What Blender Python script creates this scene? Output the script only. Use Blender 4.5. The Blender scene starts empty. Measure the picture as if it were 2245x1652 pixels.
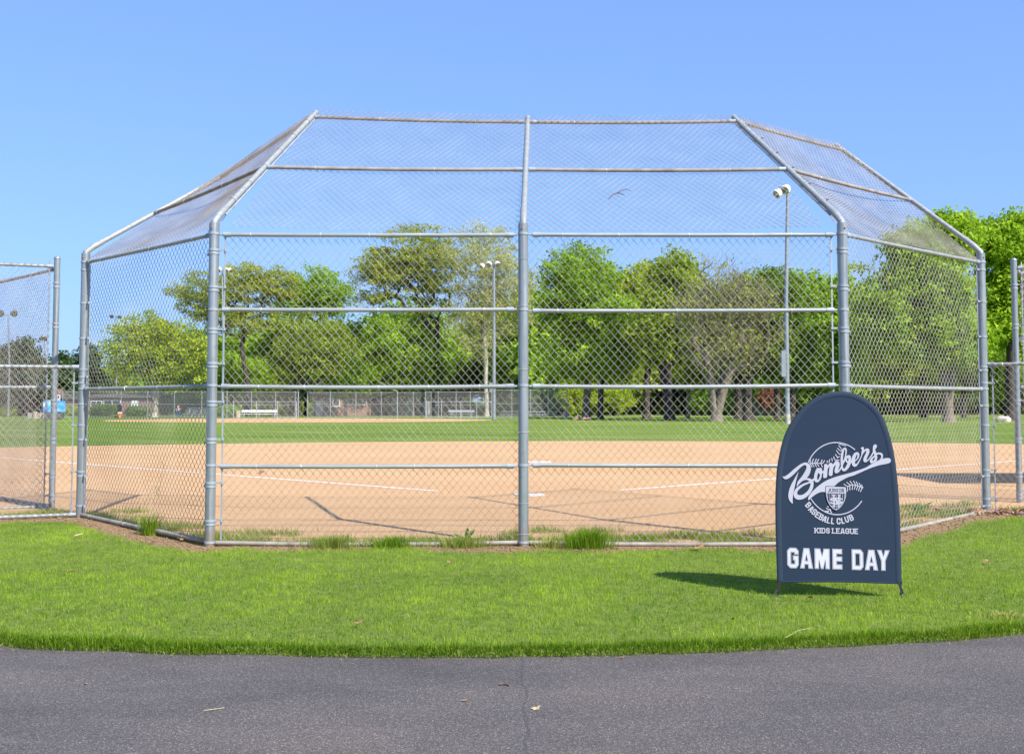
import bpy, bmesh, math, random
import numpy as np
from mathutils import Vector, Matrix
from mathutils.geometry import tessellate_polygon

# ------------------------------------------------------------------ camera, sky, sun, exposure
SC = bpy.context.scene
COL = SC.collection
PITCH = math.radians(3.12)
EYE = 1.38
FD = 2385.0                     # focal length in units of a 2245 px wide frame
PPY = 759.0
cam_d = bpy.data.cameras.new('camera')
cam = bpy.data.objects.new('camera', cam_d)
COL.objects.link(cam)
cam.location = (0, 0, EYE)
cam.rotation_euler = (math.pi / 2 + PITCH, 0, 0)
cam_d.sensor_width = 36.0
cam_d.lens = FD / 2245 * 36
cam_d.shift_y = -(826 - PPY) / 2245
cam_d.clip_end = 6000
SC.camera = cam

SUN_TRAVEL = Vector((-0.69, 0.80, -1.0))
world = bpy.data.worlds.new('World')
SC.world = world
world.use_nodes = True
wn = world.node_tree.nodes
sky = wn.new('ShaderNodeTexSky')
sky.sky_type = 'NISHITA'
sky.sun_disc = False
sky.sun_elevation = math.radians(43.4)
sky.sun_rotation = math.atan2(0.653, -0.757)
sky.altitude = 0
sky.air_density = 1.0
sky.dust_density = 1.0
sky.ozone_density = 6.0
wn['Background'].inputs['Strength'].default_value = 0.15
gam = wn.new('ShaderNodeGamma'); gam.inputs['Gamma'].default_value = 0.5       # softer gradient, deeper blue, over the whole sky alike
tnt = wn.new('ShaderNodeVectorMath'); tnt.operation = 'MULTIPLY'; tnt.inputs[1].default_value = (0.853, 1.16, 1.80)
world.node_tree.links.new(sky.outputs[0], gam.inputs['Color'])
world.node_tree.links.new(gam.outputs[0], tnt.inputs[0])
world.node_tree.links.new(tnt.outputs[0], wn['Background'].inputs[0])
sun_d = bpy.data.lights.new('sun', 'SUN')
sun_d.energy = 4.2
sun_d.angle = math.radians(0.5)
sun_d.color = (1.0, 0.95, 0.87)
sun = bpy.data.objects.new('sun', sun_d)
COL.objects.link(sun)
sun.location = (20, -20, 40)
sun.rotation_euler = SUN_TRAVEL.to_track_quat('-Z', 'Y').to_euler()
SC.view_settings.view_transform = 'Standard'
SC.view_settings.look = 'None'
SC.view_settings.gamma = 1.0
SC.view_settings.use_curve_mapping = False
SC.view_settings.exposure = 0.9

# ------------------------------------------------------------------ helpers
CP, SP = math.cos(PITCH), math.sin(PITCH)

def ray(u, v):
    a = (u - 1122.5) / FD
    b = (PPY - v) / FD
    return Vector((a, CP - b * SP, SP + b * CP))

def ground(u, v, z=0.0):
    d = ray(u, v)
    t = (z - EYE) / d.z
    return Vector((d.x * t, d.y * t, z))

def at(u, v, Y):
    d = ray(u, v)
    t = Y / d.y
    return Vector((d.x * t, Y, EYE + d.z * t))

def sstep(x, a, b):
    t = np.clip((np.asarray(x, float) - a) / (b - a), 0, 1)
    return t * t * (3 - 2 * t)

def terrain(x, y):
    x = np.asarray(x, float); y = np.asarray(y, float)
    side = np.where(x < 0, 0.065, 0.115)
    return side * sstep(np.abs(x), 3.2, 5.2) * (1 - sstep(y, 14.0, 19.0)) * sstep(y, 8.5, 12.0)

def npmesh(name, V, F, smooth=False, var=None):
    V = np.ascontiguousarray(V, dtype=np.float32)
    F = np.ascontiguousarray(F, dtype=np.int32)
    me = bpy.data.meshes.new(name)
    me.vertices.add(len(V))
    me.vertices.foreach_set('co', V.ravel())
    n, k = F.shape
    me.loops.add(n * k)
    me.loops.foreach_set('vertex_index', F.ravel())
    me.polygons.add(n)
    me.polygons.foreach_set('loop_start', np.arange(0, n * k, k, dtype=np.int32))
    me.polygons.foreach_set('loop_total', np.full(n, k, dtype=np.int32))
    if smooth:
        me.polygons.foreach_set('use_smooth', np.ones(n, dtype=bool))
    if var is not None:
        at_ = me.attributes.new('var', 'FLOAT', 'FACE')
        at_.data.foreach_set('value', np.ascontiguousarray(var, dtype=np.float32))
    me.update(calc_edges=True)
    return me

def link(name, me, mat=None, parent=None, loc=None, rot=None):
    o = bpy.data.objects.new(name, me)
    COL.objects.link(o)
    if mat is not None and me is not None and len(me.materials) == 0:
        me.materials.append(mat)
    if parent is not None:
        o.parent = parent
        base = Vector(loc) if loc is not None else Vector((0, 0, 0))
        if parent.type == 'EMPTY' and not parent.get('_local'):
            base = base - parent.location
        o.location = base
    elif loc is not None:
        o.location = loc
    if rot is not None:
        o.rotation_euler = rot
    return o

def tag(o, label=None, cat=None, group=None, kind=None):
    if label: o['label'] = label
    if cat: o['category'] = cat
    if group: o['group'] = group
    if kind: o['kind'] = kind
    return o

def thing(name, label, cat, loc=(0, 0, 0), rz=0.0, group=None, local=False):
    o = bpy.data.objects.new(name, None)
    COL.objects.link(o)
    o.empty_display_size = 0.2
    o.location = loc
    o.rotation_euler = (0, 0, rz)
    if local: o['_local'] = 1
    return tag(o, label, cat, group)

def tubes(P0, P1, R0, R1, sides=6, caps=False):
    """separate tapered prisms between point pairs -> verts, quad faces"""
    P0 = np.asarray(P0, float); P1 = np.asarray(P1, float)
    n = len(P0)
    R0 = np.broadcast_to(np.asarray(R0, float), (n,)); R1 = np.broadcast_to(np.asarray(R1, float), (n,))
    d = P1 - P0
    L = np.linalg.norm(d, axis=1, keepdims=True); L[L < 1e-9] = 1
    d = d / L
    ref = np.where(np.abs(d[:, 2:3]) > 0.9, np.array([[1.0, 0, 0]]), np.array([[0, 0, 1.0]]))
    a = np.cross(d, ref); a /= np.linalg.norm(a, axis=1, keepdims=True)
    b = np.cross(d, a)
    ang = np.arange(sides) * 2 * math.pi / sides
    ring = a[:, None, :] * np.cos(ang)[None, :, None] + b[:, None, :] * np.sin(ang)[None, :, None]
    V0 = P0[:, None, :] + ring * R0[:, None, None]
    V1 = P1[:, None, :] + ring * R1[:, None, None]
    V = np.concatenate([V0, V1], axis=1).reshape(-1, 3)
    i = np.arange(sides); j = (i + 1) % sides
    f = np.stack([i, i + sides, j + sides, j], axis=1)
    F = (np.arange(n)[:, None, None] * (2 * sides) + f[None]).reshape(-1, 4)
    return V, F

class MB:
    """collects shapes into one bmesh"""
    def __init__(s): s.bm = bmesh.new()
    def box(s, c, size, rz=0.0, m=None):
        M = Matrix.Translation(Vector(c)) @ Matrix.Rotation(rz, 4, 'Z') @ Matrix.Diagonal((*size, 1))
        if m is not None: M = m @ M
        bmesh.ops.create_cube(s.bm, size=1, matrix=M)
        return s
    def pipe(s, pts, r, n=10, caps=True):
        pts = [Vector(p) for p in pts]
        rs = r if isinstance(r, (list, tuple)) else [r] * len(pts)
        rings = []
        d0 = (pts[1] - pts[0]).normalized()
        ref = Vector((1, 0, 0)) if abs(d0.z) > 0.9 else Vector((0, 0, 1))
        a = d0.cross(ref).normalized()
        for k, p in enumerate(pts):
            if k == 0: d = pts[1] - pts[0]
            elif k == len(pts) - 1: d = pts[-1] - pts[-2]
            else: d = (pts[k + 1] - pts[k]).normalized() + (pts[k] - pts[k - 1]).normalized()
            d = d.normalized()
            a = (a - d * a.dot(d)).normalized()
            b = d.cross(a)
            rings.append([s.bm.verts.new(p + (a * math.cos(t) + b * math.sin(t)) * rs[k]) for t in [2 * math.pi * q / n for q in range(n)]])
        for k in range(len(rings) - 1):
            for q in range(n):
                f = s.bm.faces.new((rings[k][q], rings[k][(q + 1) % n], rings[k + 1][(q + 1) % n], rings[k + 1][q]))
                f.smooth = True
        if caps:
            s.bm.faces.new(list(reversed(rings[0]))); s.bm.faces.new(rings[-1])
        return s
    def lathe(s, prof, c=(0, 0, 0), n=14):
        rings = []
        for (r, z) in prof:
            rings.append([s.bm.verts.new((c[0] + r * math.cos(2 * math.pi * q / n), c[1] + r * math.sin(2 * math.pi * q / n), c[2] + z)) for q in range(n)])
        for k in range(len(rings) - 1):
            for q in range(n):
                f = s.bm.faces.new((rings[k][q], rings[k][(q + 1) % n], rings[k + 1][(q + 1) % n], rings[k + 1][q])); f.smooth = True
        s.bm.faces.new(list(reversed(rings[0]))); s.bm.faces.new(rings[-1])
        return s
    def poly(s, pts):
        s.bm.faces.new([s.bm.verts.new(p) for p in pts]); return s
    def prism(s, pts, dvec):
        d = Vector(dvec)
        a = [s.bm.verts.new(p) for p in pts]; b = [s.bm.verts.new(Vector(p) + d) for p in pts]
        n = len(pts)
        s.bm.faces.new(a); s.bm.faces.new(list(reversed(b)))
        for i in range(n): s.bm.faces.new((a[(i + 1) % n], a[i], b[i], b[(i + 1) % n]))
        return s
    def mesh(s, name, bevel=0.0):
        if bevel: bmesh.ops.bevel(s.bm, geom=s.bm.edges[:], offset=bevel, segments=2, affect='EDGES')
        bmesh.ops.recalc_face_normals(s.bm, faces=s.bm.faces[:])
        me = bpy.data.meshes.new(name); s.bm.to_mesh(me); s.bm.free()
        me.set_sharp_from_angle(angle=math.radians(38))
        return me
    def obj(s, name, mat, parent=None, loc=None, rot=None, bevel=0.0):
        return link(name, s.mesh(name, bevel), mat, parent, loc, rot)

# ------------------------------------------------------------------ materials
def rgb(c): return (c[0], c[1], c[2], 1.0)

def base_mat(name):
    m = bpy.data.materials.new(name); m.use_nodes = True
    nt = m.node_tree
    return m, nt, nt.nodes['Principled BSDF']

def ramp(nt, fac, stops):
    r = nt.nodes.new('ShaderNodeValToRGB')
    e = r.color_ramp.elements
    while len(e) < len(stops): e.new(0.5)
    for q, (p, c) in enumerate(stops):
        e[q].position = p; e[q].color = rgb(c)
    nt.links.new(fac, r.inputs[0])
    return r.outputs[0]

def coords(nt, scale=(1, 1, 1), kind='Object'):
    t = nt.nodes.new('ShaderNodeTexCoord'); mp = nt.nodes.new('ShaderNodeMapping')
    mp.inputs['Scale'].default_value = scale
    nt.links.new(t.outputs[kind], mp.inputs[0])
    return mp.outputs[0]

def noise(nt, vec, scale, detail=4.0, rough=0.55):
    n = nt.nodes.new('ShaderNodeTexNoise')
    n.inputs['Scale'].default_value = scale; n.inputs['Detail'].default_value = detail; n.inputs['Roughness'].default_value = rough
    nt.links.new(vec, n.inputs['Vector'])
    return n.outputs['Fac']

def mixc(nt, fac, a, b, mode='MIX'):
    m = nt.nodes.new('ShaderNodeMix'); m.data_type = 'RGBA'; m.blend_type = mode
    if isinstance(fac, (int, float)): m.inputs[0].default_value = fac
    else: nt.links.new(fac, m.inputs[0])
    for k, v in ((6, a), (7, b)):
        if isinstance(v, tuple): m.inputs[k].default_value = rgb(v)
        else: nt.links.new(v, m.inputs[k])
    return m.outputs[2]

def bump(nt, bsdf, h, strength=0.3, dist=0.01):
    b = nt.nodes.new('ShaderNodeBump')
    b.inputs['Strength'].default_value = strength; b.inputs['Distance'].default_value = dist
    nt.links.new(h, b.inputs['Height']); nt.links.new(b.outputs[0], bsdf.inputs['Normal'])

def simple(name, c0, c1=None, scale=4.0, rough=0.7, metal=0.0, bmp=0.0, bscale=None, stretch=(1, 1, 1), spec=None):
    m, nt, b = base_mat(name)
    c1 = c1 or tuple(min(1, x * 1.25) for x in c0)
    v = coords(nt, stretch)
    f = noise(nt, v, scale)
    nt.links.new(ramp(nt, f, [(0.3, c0), (0.7, c1)]), b.inputs['Base Color'])
    b.inputs['Roughness'].default_value = rough; b.inputs['Metallic'].default_value = metal
    if spec is not None: b.inputs['Specular IOR Level'].default_value = spec
    if bmp: bump(nt, b, noise(nt, v, bscale or scale * 6), bmp, 0.01)
    return m

def leafmat(name, c0, c1, trans=0.3, rough=0.5):
    m, nt, b = base_mat(name)
    a = nt.nodes.new('ShaderNodeAttribute'); a.attribute_name = 'var'
    c = ramp(nt, a.outputs['Fac'], [(0.0, c0), (1.0, c1)])
    nt.links.new(c, b.inputs['Base Color'])
    b.inputs['Roughness'].default_value = rough
    b.inputs['Specular IOR Level'].default_value = 0.15
    tr = nt.nodes.new('ShaderNodeBsdfTranslucent')
    nt.links.new(mixc(nt, 0.35, c, (0.34, 0.46, 0.02)), tr.inputs['Color'])
    mx = nt.nodes.new('ShaderNodeMixShader'); mx.inputs[0].default_value = trans
    nt.links.new(b.outputs[0], mx.inputs[1]); nt.links.new(tr.outputs[0], mx.inputs[2])
    nt.links.new(mx.outputs[0], nt.nodes['Material Output'].inputs['Surface'])
    return m

def galv(name, c0, c1, metal=0.75, rough=0.42, stretch=(40, 40, 1.2), foot=False):
    m, nt, b = base_mat(name)
    v = coords(nt, stretch)
    f = noise(nt, v, 1.0, 5)
    v2 = coords(nt)
    g = noise(nt, v2, 9.0, 6)
    c = ramp(nt, f, [(0.3, c0), (0.7, c1)])
    c = mixc(nt, ramp(nt, g, [(0.55, (0, 0, 0)), (0.75, (0.5, 0.5, 0.5))]), c, tuple(x * 0.8 for x in c0))
    if foot:
        sz = nt.nodes.new('ShaderNodeSeparateXYZ'); nt.links.new(v2, sz.inputs[0])
        lo = nt.nodes.new('ShaderNodeMapRange'); lo.inputs[1].default_value = 0.20; lo.inputs[2].default_value = 0.04; lo.inputs[3].default_value = 0.0; lo.inputs[4].default_value = 1.0
        nt.links.new(sz.outputs[2], lo.inputs[0])
        ml = nt.nodes.new('ShaderNodeMath'); ml.operation = 'MULTIPLY'; nt.links.new(lo.outputs[0], ml.inputs[0]); nt.links.new(ramp(nt, g, [(0.35, (0.1, 0.1, 0.1)), (0.6, (0.85, 0.85, 0.85))]), ml.inputs[1])
        c = mixc(nt, ml.outputs[0], c, (0.27, 0.185, 0.10))
    nt.links.new(c, b.inputs['Base Color'])
    b.inputs['Metallic'].default_value = metal
    nt.links.new(ramp(nt, g, [(0.3, (rough,) * 3), (0.7, (rough + 0.2,) * 3)]), b.inputs['Roughness'])
    bump(nt, b, g, 0.08, 0.004)
    return m

M = {}
M['post'] = galv('galvanised_post', (0.19, 0.215, 0.222), (0.37, 0.40, 0.405), metal=0.5, rough=0.36, foot=True)
M['rail'] = galv('galvanised_rail', (0.25, 0.27, 0.265), (0.36, 0.38, 0.37), metal=0.3, rough=0.5, stretch=(3, 30, 30))
M['dirtyrail'] = simple('dirty_rail', (0.20, 0.175, 0.145), (0.36, 0.33, 0.29), scale=7, rough=0.75, metal=0.15)
M['band'] = galv('galvanised_band', (0.26, 0.29, 0.32), (0.36, 0.40, 0.43), metal=0.3, rough=0.55, stretch=(8, 8, 8))
M['wire'] = galv('galvanised_wire', (0.27, 0.235, 0.205), (0.50, 0.455, 0.41), metal=0.15, rough=0.5, stretch=(3, 3, 3))
M['tie'] = simple('aluminium_tie', (0.62, 0.62, 0.62), (0.75, 0.75, 0.74), rough=0.4, metal=0.6)
M['farmetal'] = simple('far_fence_metal', (0.36, 0.40, 0.41), (0.46, 0.50, 0.51), scale=0.6, rough=0.5, metal=0.4)
M['farpole'] = simple('light_pole_metal', (0.23, 0.26, 0.29), (0.29, 0.32, 0.35), scale=0.4, rough=0.5, metal=0.3)
M['lampwhite'] = simple('lamp_housing_white', (0.70, 0.70, 0.70), (0.80, 0.80, 0.80), rough=0.5)
M['lamplens'] = simple('lamp_reflector', (0.20, 0.17, 0.10), (0.32, 0.28, 0.18), rough=0.3)
M['lampdark'] = simple('lamp_housing_dark', (0.08, 0.075, 0.07), (0.14, 0.13, 0.12), rough=0.6)
M['rust'] = simple('rusty_bolt', (0.28, 0.10, 0.04), (0.40, 0.17, 0.07), scale=60, rough=0.9)

def asphalt():
    m, nt, b = base_mat('asphalt')
    v = coords(nt)
    agg = nt.nodes.new('ShaderNodeTexVoronoi'); agg.inputs['Scale'].default_value = 210
    nt.links.new(v, agg.inputs['Vector'])
    sp = nt.nodes.new('ShaderNodeSeparateColor'); nt.links.new(agg.outputs['Color'], sp.inputs[0])
    c = ramp(nt, sp.outputs[0], [(0.0, (0.060, 0.053, 0.047)), (0.70, (0.098, 0.085, 0.075)), (0.90, (0.150, 0.130, 0.119)), (1.0, (0.27, 0.235, 0.21))])
    vs = coords(nt, (0.5, 1.3, 1))
    pat = noise(nt, vs, 1.1, 6, 0.62)
    c = mixc(nt, 1.0, c, ramp(nt, pat, [(0.26, (0.66, 0.66, 0.68)), (0.52, (1.0, 0.99, 1.0)), (0.78, (1.32, 1.25, 1.20))]), 'MULTIPLY')
    fine = noise(nt, v, 60, 3)
    c = mixc(nt, 1.0, c, ramp(nt, fine, [(0.3, (0.8, 0.8, 0.8)), (0.7, (1.2, 1.2, 1.2))]), 'MULTIPLY')
    stain = noise(nt, coords(nt, (0.7, 2.4, 1)), 1.7, 3)
    c = mixc(nt, ramp(nt, stain, [(0.70, (0, 0, 0)), (0.82, (0.4, 0.4, 0.4))]), c, (0.045, 0.042, 0.045))
    sx = nt.nodes.new('ShaderNodeSeparateXYZ'); nt.links.new(v, sx.inputs[0])
    def mth(op, a, b_):
        q = nt.nodes.new('ShaderNodeMath'); q.operation = op
        for i, w in enumerate((a, b_)):
            if isinstance(w, (int, float)): q.inputs[i].default_value = w
            elif w is not None: nt.links.new(w, q.inputs[i])
        return q.outputs[0]
    wv = noise(nt, coords(nt, (1, 1, 1)), 3.0, 4)
    d1 = mth('ABSOLUTE', mth('SUBTRACT', mth('ADD', sx.outputs[0], mth('MULTIPLY', wv, 0.10)), 0.11), None)      # seam across the path
    d2 = mth('ABSOLUTE', mth('SUBTRACT', mth('ADD', mth('ADD', sx.outputs[0], mth('MULTIPLY', sx.outputs[1], -0.55)), mth('MULTIPLY', wv, 0.35)), -0.15), None)   # hairline crack
    c = mixc(nt, mth('MULTIPLY', mth('LESS_THAN', d1, 0.009), 0.35), c, (0.035, 0.033, 0.034))
    c = mixc(nt, mth('MULTIPLY', mth('LESS_THAN', d2, 0.0035), 0.45), c, (0.03, 0.028, 0.028))
    pale = noise(nt, coords(nt, (0.8, 5.0, 1)), 1.3, 5)
    c = mixc(nt, ramp(nt, pale, [(0.62, (0, 0, 0)), (0.80, (0.35, 0.35, 0.35))]), c, (0.22, 0.185, 0.16))
    nt.links.new(c, b.inputs['Base Color'])
    b.inputs['Roughness'].default_value = 0.85
    bump(nt, b, agg.outputs['Distance'], 0.6, 0.004)
    return m
M['asphalt'] = asphalt()

def dirt():
    m, nt, b = base_mat('infield_clay')
    v = coords(nt)
    big = noise(nt, coords(nt, (0.25, 0.5, 1)), 0.6, 5)
    c = ramp(nt, big, [(0.3, (0.520, 0.315, 0.158)), (0.7, (0.580, 0.365, 0.190))])
    fine = noise(nt, v, 42, 6, 0.75)
    c = mixc(nt, 1.0, c, ramp(nt, fine, [(0.25, (0.78, 0.75, 0.72)), (0.5, (1, 1, 1)), (0.75, (1.12, 1.12, 1.12))]), 'MULTIPLY')
    st = noise(nt, coords(nt, (2.2, 9, 1)), 2.0, 6)
    c = mixc(nt, 1.0, c, ramp(nt, st, [(0.3, (0.92, 0.90, 0.88)), (0.6, (1.04, 1.04, 1.04))]), 'MULTIPLY')
    sc_ = noise(nt, coords(nt, (0.9, 1.6, 1)), 2.6, 8, 0.7)
    c = mixc(nt, ramp(nt, sc_, [(0.60, (0, 0, 0)), (0.72, (0.55, 0.55, 0.55))]), c, (0.40, 0.235, 0.125))
    nt.links.new(c, b.inputs['Base Color']); b.inputs['Roughness'].default_value = 0.95
    b.inputs['Specular IOR Level'].default_value = 0.1
    bump(nt, b, fine, 0.8, 0.015)
    return m
M['dirt'] = dirt()

def turf():
    m, nt, b = base_mat('outfield_turf')
    v = coords(nt)
    big = noise(nt, coords(nt, (0.06, 0.16, 1)), 1.0, 5)
    c = ramp(nt, big, [(0.3, (0.115, 0.185, 0.024)), (0.5, (0.165, 0.240, 0.034)), (0.72, (0.225, 0.285, 0.060))])
    fine = noise(nt, coords(nt, (1.0, 0.35, 1)), 5, 6, 0.7)
    c = mixc(nt, 1.0, c, ramp(nt, fine, [(0.25, (0.70, 0.74, 0.66)), (0.75, (1.22, 1.2, 1.2))]), 'MULTIPLY')
    w = nt.nodes.new('ShaderNodeTexWave'); w.wave_type = 'BANDS'; w.bands_direction = 'DIAGONAL'
    w.inputs['Scale'].default_value = 0.10; w.inputs['Distortion'].default_value = 1.5; w.inputs['Detail'].default_value = 2
    nt.links.new(v, w.inputs['Vector'])
    c = mixc(nt, 1.0, c, ramp(nt, w.outputs['Fac'], [(0.2, (0.93, 0.94, 0.92)), (0.8, (1.06, 1.05, 1.04))]), 'MULTIPLY')
    nt.links.new(c, b.inputs['Base Color']); b.inputs['Roughness'].default_value = 0.9
    b.inputs['Specular IOR Level'].default_value = 0.1
    bump(nt, b, noise(nt, v, 22, 5, 0.8), 0.9, 0.05)
    return m
M['turf'] = turf()

def lawnsoil():
    m, nt, b = base_mat('lawn_soil')
    v = coords(nt)
    a = nt.nodes.new('ShaderNodeAttribute'); a.attribute_name = 'soil'
    n1 = noise(nt, v, 9, 6, 0.7)
    g = ramp(nt, n1, [(0.3, (0.11, 0.17, 0.026)), (0.7, (0.24, 0.29, 0.07))])
    n2 = noise(nt, v, 24, 6, 0.75)
    s = ramp(nt, n2, [(0.25, (0.16, 0.095, 0.052)), (0.5, (0.32, 0.20, 0.115)), (0.8, (0.46, 0.31, 0.19))])
    nt.links.new(mixc(nt, a.outputs['Fac'], g, s), b.inputs['Base Color'])
    b.inputs['Roughness'].default_value = 0.95; b.inputs['Specular IOR Level'].default_value = 0.1
    bump(nt, b, n2, 0.9, 0.03)
    return m
M['lawnsoil'] = lawnsoil()
M['chalk'] = simple('chalk', (0.72, 0.71, 0.69), (0.85, 0.84, 0.82), scale=14, rough=0.95)
M['plate'] = simple('white_rubber', (0.52, 0.48, 0.42), (0.62, 0.58, 0.52), rough=0.7)
M['concrete'] = simple('concrete', (0.36, 0.32, 0.28), (0.50, 0.46, 0.41), scale=5, rough=0.9, bmp=0.3)
M['grass'] = leafmat('grass_blade', (0.058, 0.160, 0.006), (0.45, 0.62, 0.050), trans=0.5, rough=0.7)
M['drygrass'] = leafmat('dry_grass_blade', (0.12, 0.21, 0.018), (0.56, 0.52, 0.16), trans=0.45)
M['deadleaf'] = simple('dead_leaf', (0.24, 0.11, 0.05), (0.42, 0.23, 0.12), scale=30, rough=0.8)
M['twig'] = simple('twig_bark', (0.10, 0.065, 0.045), (0.16, 0.11, 0.08), scale=30, rough=0.9)
M['straw'] = simple('dry_straw', (0.42, 0.34, 0.18), (0.55, 0.46, 0.27), scale=30, rough=0.9)
M['bark_dark'] = simple('bark_dark', (0.035, 0.028, 0.022), (0.085, 0.070, 0.055), scale=3, rough=0.95, bmp=0.6, stretch=(3, 3, 0.6))
M['bark_grey'] = simple('bark_grey', (0.13, 0.105, 0.080), (0.25, 0.205, 0.155), scale=3, rough=0.95, bmp=0.6, stretch=(3, 3, 0.6))
M['bark_pale'] = simple('bark_pale', (0.24, 0.20, 0.15), (0.58, 0.54, 0.46), scale=2, rough=0.9, bmp=0.3, stretch=(2, 2, 1))
M['leaf_maple'] = leafmat('leaf_maple', (0.125, 0.250, 0.014), (0.430, 0.650, 0.030), trans=0.5)
M['leaf_yellow'] = leafmat('leaf_yellow_green', (0.213, 0.328, 0.02), (0.671, 0.72, 0.041), trans=0.5)
M['leaf_lime'] = leafmat('leaf_lime', (0.154, 0.307, 0.02), (0.528, 0.72, 0.036), trans=0.5)
M['leaf_locust'] = leafmat('leaf_locust', (0.213, 0.269, 0.034), (0.59, 0.631, 0.082), trans=0.5)
M['leaf_syc'] = leafmat('leaf_sycamore', (0.328, 0.336, 0.088), (0.72, 0.72, 0.224), trans=0.5)
M['leaf_olive'] = leafmat('leaf_olive', (0.165, 0.250, 0.018), (0.500, 0.610, 0.050), trans=0.5)
M['leaf_dark'] = leafmat('leaf_dark', (0.055, 0.135, 0.010), (0.250, 0.400, 0.028), trans=0.5)
M['leaf_pine'] = leafmat('needle_dark', (0.029, 0.067, 0.025), (0.097, 0.159, 0.054), trans=0.2)
M['leaf_red'] = leafmat('leaf_red', (0.164, 0.043, 0.034), (0.469, 0.152, 0.111), trans=0.5)
M['leaf_orange'] = leafmat('leaf_orange', (0.424, 0.173, 0.077), (0.72, 0.407, 0.203), trans=0.5)
M['navy'] = None

def banner_mat():
    m, nt, b = base_mat('navy_banner_fabric')
    v = coords(nt)
    f = noise(nt, v, 2.2, 3)
    nt.links.new(ramp(nt, f, [(0.3, (0.0185, 0.0325, 0.058)), (0.7, (0.0205, 0.0350, 0.062))]), b.inputs['Base Color'])
    b.inputs['Roughness'].default_value = 0.75; b.inputs['Specular IOR Level'].default_value = 0.15
    n1 = noise(nt, coords(nt, (1.3, 1, 3.0)), 2.6, 3, 0.45)
    bump(nt, b, n1, 0.16, 0.02)
    return m
M['navy'] = banner_mat()
M['navyhem'] = simple('navy_banner_sleeve', (0.0225, 0.0375, 0.064), (0.025, 0.0405, 0.068), rough=0.7, spec=0.2)
M['print'] = simple('white_print', (0.40, 0.40, 0.46), (0.43, 0.43, 0.49), scale=6, rough=0.8, spec=0.1)
M['printbright'] = simple('bright_white_print', (0.50, 0.50, 0.57), (0.56, 0.56, 0.62), scale=6, rough=0.8, spec=0.1)
M['black'] = simple('black_strap', (0.010, 0.010, 0.011), (0.016, 0.016, 0.017), rough=0.6)
M['steel'] = simple('dark_steel_clip', (0.16, 0.14, 0.12), (0.30, 0.27, 0.24), scale=40, rough=0.35, metal=0.8)

# ------------------------------------------------------------------ layout of the backstop (world metres)
B2 = ground(459.6, 1197); B3 = ground(1147.5, 1196); B4 = ground(1855, 1196)
B3.y = B2.y + 0.01; B4.y = B2.y
B1 = ground(176, 1133, 0.065); B1 = at(176, 1133, B2.y + 2.16); B1.z = 0.065
B5 = at(2163, 1123, B2.y + 2.16); B5.z = 0.11
POST_TOP = 3.20
xs_edge = []
for u, v in ((0, 1411), (350, 1419), (700, 1428), (1150, 1432), (1500, 1421), (1900, 1403), (2245, 1385)):
    g = ground(u, v); xs_edge.append((g.x, g.y))
xs_edge = [(-14, 10.2), (-9, 8.3)] + xs_edge + [(9, 9.3), (14, 11.6)]
_ex = np.array([p[0] for p in xs_edge]); _ey = np.array([p[1] for p in xs_edge])

def path_edge(x):
    x = np.asarray(x, float)
    acc = 0
    for k in (-0.9, -0.45, 0, 0.45, 0.9): acc = acc + np.interp(x + k, _ex, _ey)
    return acc / 5 + 0.03

def back_line(x):
    return np.interp(x, [-14, B1.x, B2.x, B4.x, B5.x, 14], [B1.y - 1.6, B1.y, B2.y, B4.y, B5.y, B5.y - 1.4])

def wob(x, y, s=1.0):
    return (np.sin(x * 2.7 * s + 1.3) + np.sin(x * 6.1 * s + y * 3.3) * 0.6 + np.sin(y * 7.7 * s - x * 3.9) * 0.5) / 2.1

def soil_amount(x, y):
    d = back_line(x) - y
    w = 0.28 + 0.24 * sstep(np.abs(x), 3.0, 4.6) + 0.20 * wob(x, y, 0.7) + 0.10 * wob(x, y, 3.1)
    return 1 - sstep(d, w * 0.75, w * 1.45)

def grid_sheet(name, mat, xs, f0, f1, rows, z=0.0, bumpy=True, soil=False, power=1.0):
    X = np.repeat(np.asarray(xs)[:, None], rows, axis=1)
    t = np.linspace(0, 1, rows)[None, :] ** power
    y0 = f0(np.asarray(xs))[:, None]; y1 = f1(np.asarray(xs))[:, None]
    Y = y0 + (y1 - y0) * t
    Z = np.full_like(X, z)
    if bumpy: Z = Z + terrain(X, Y)
    if soil: Z[:, 0] = -0.07; Y = Y.copy(); Y[:, 1] = Y[:, 0] + 0.03
    n = len(xs)
    V = np.stack([X, Y, Z], axis=2).reshape(-1, 3)
    i, j = np.meshgrid(np.arange(n - 1), np.arange(rows - 1), indexing='ij')
    a = i * rows + j
    F = np.stack([a, a + rows, a + rows + 1, a + 1], axis=2).reshape(-1, 4)
    me = npmesh(name, V, F, smooth=True)
    if soil:
        at_ = me.attributes.new('soil', 'FLOAT', 'POINT')
        at_.data.foreach_set('value', soil_amount(V[:, 0], V[:, 1]).astype(np.float32))
    o = link(name, me, mat)
    o['kind'] = 'structure'
    return o

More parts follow.
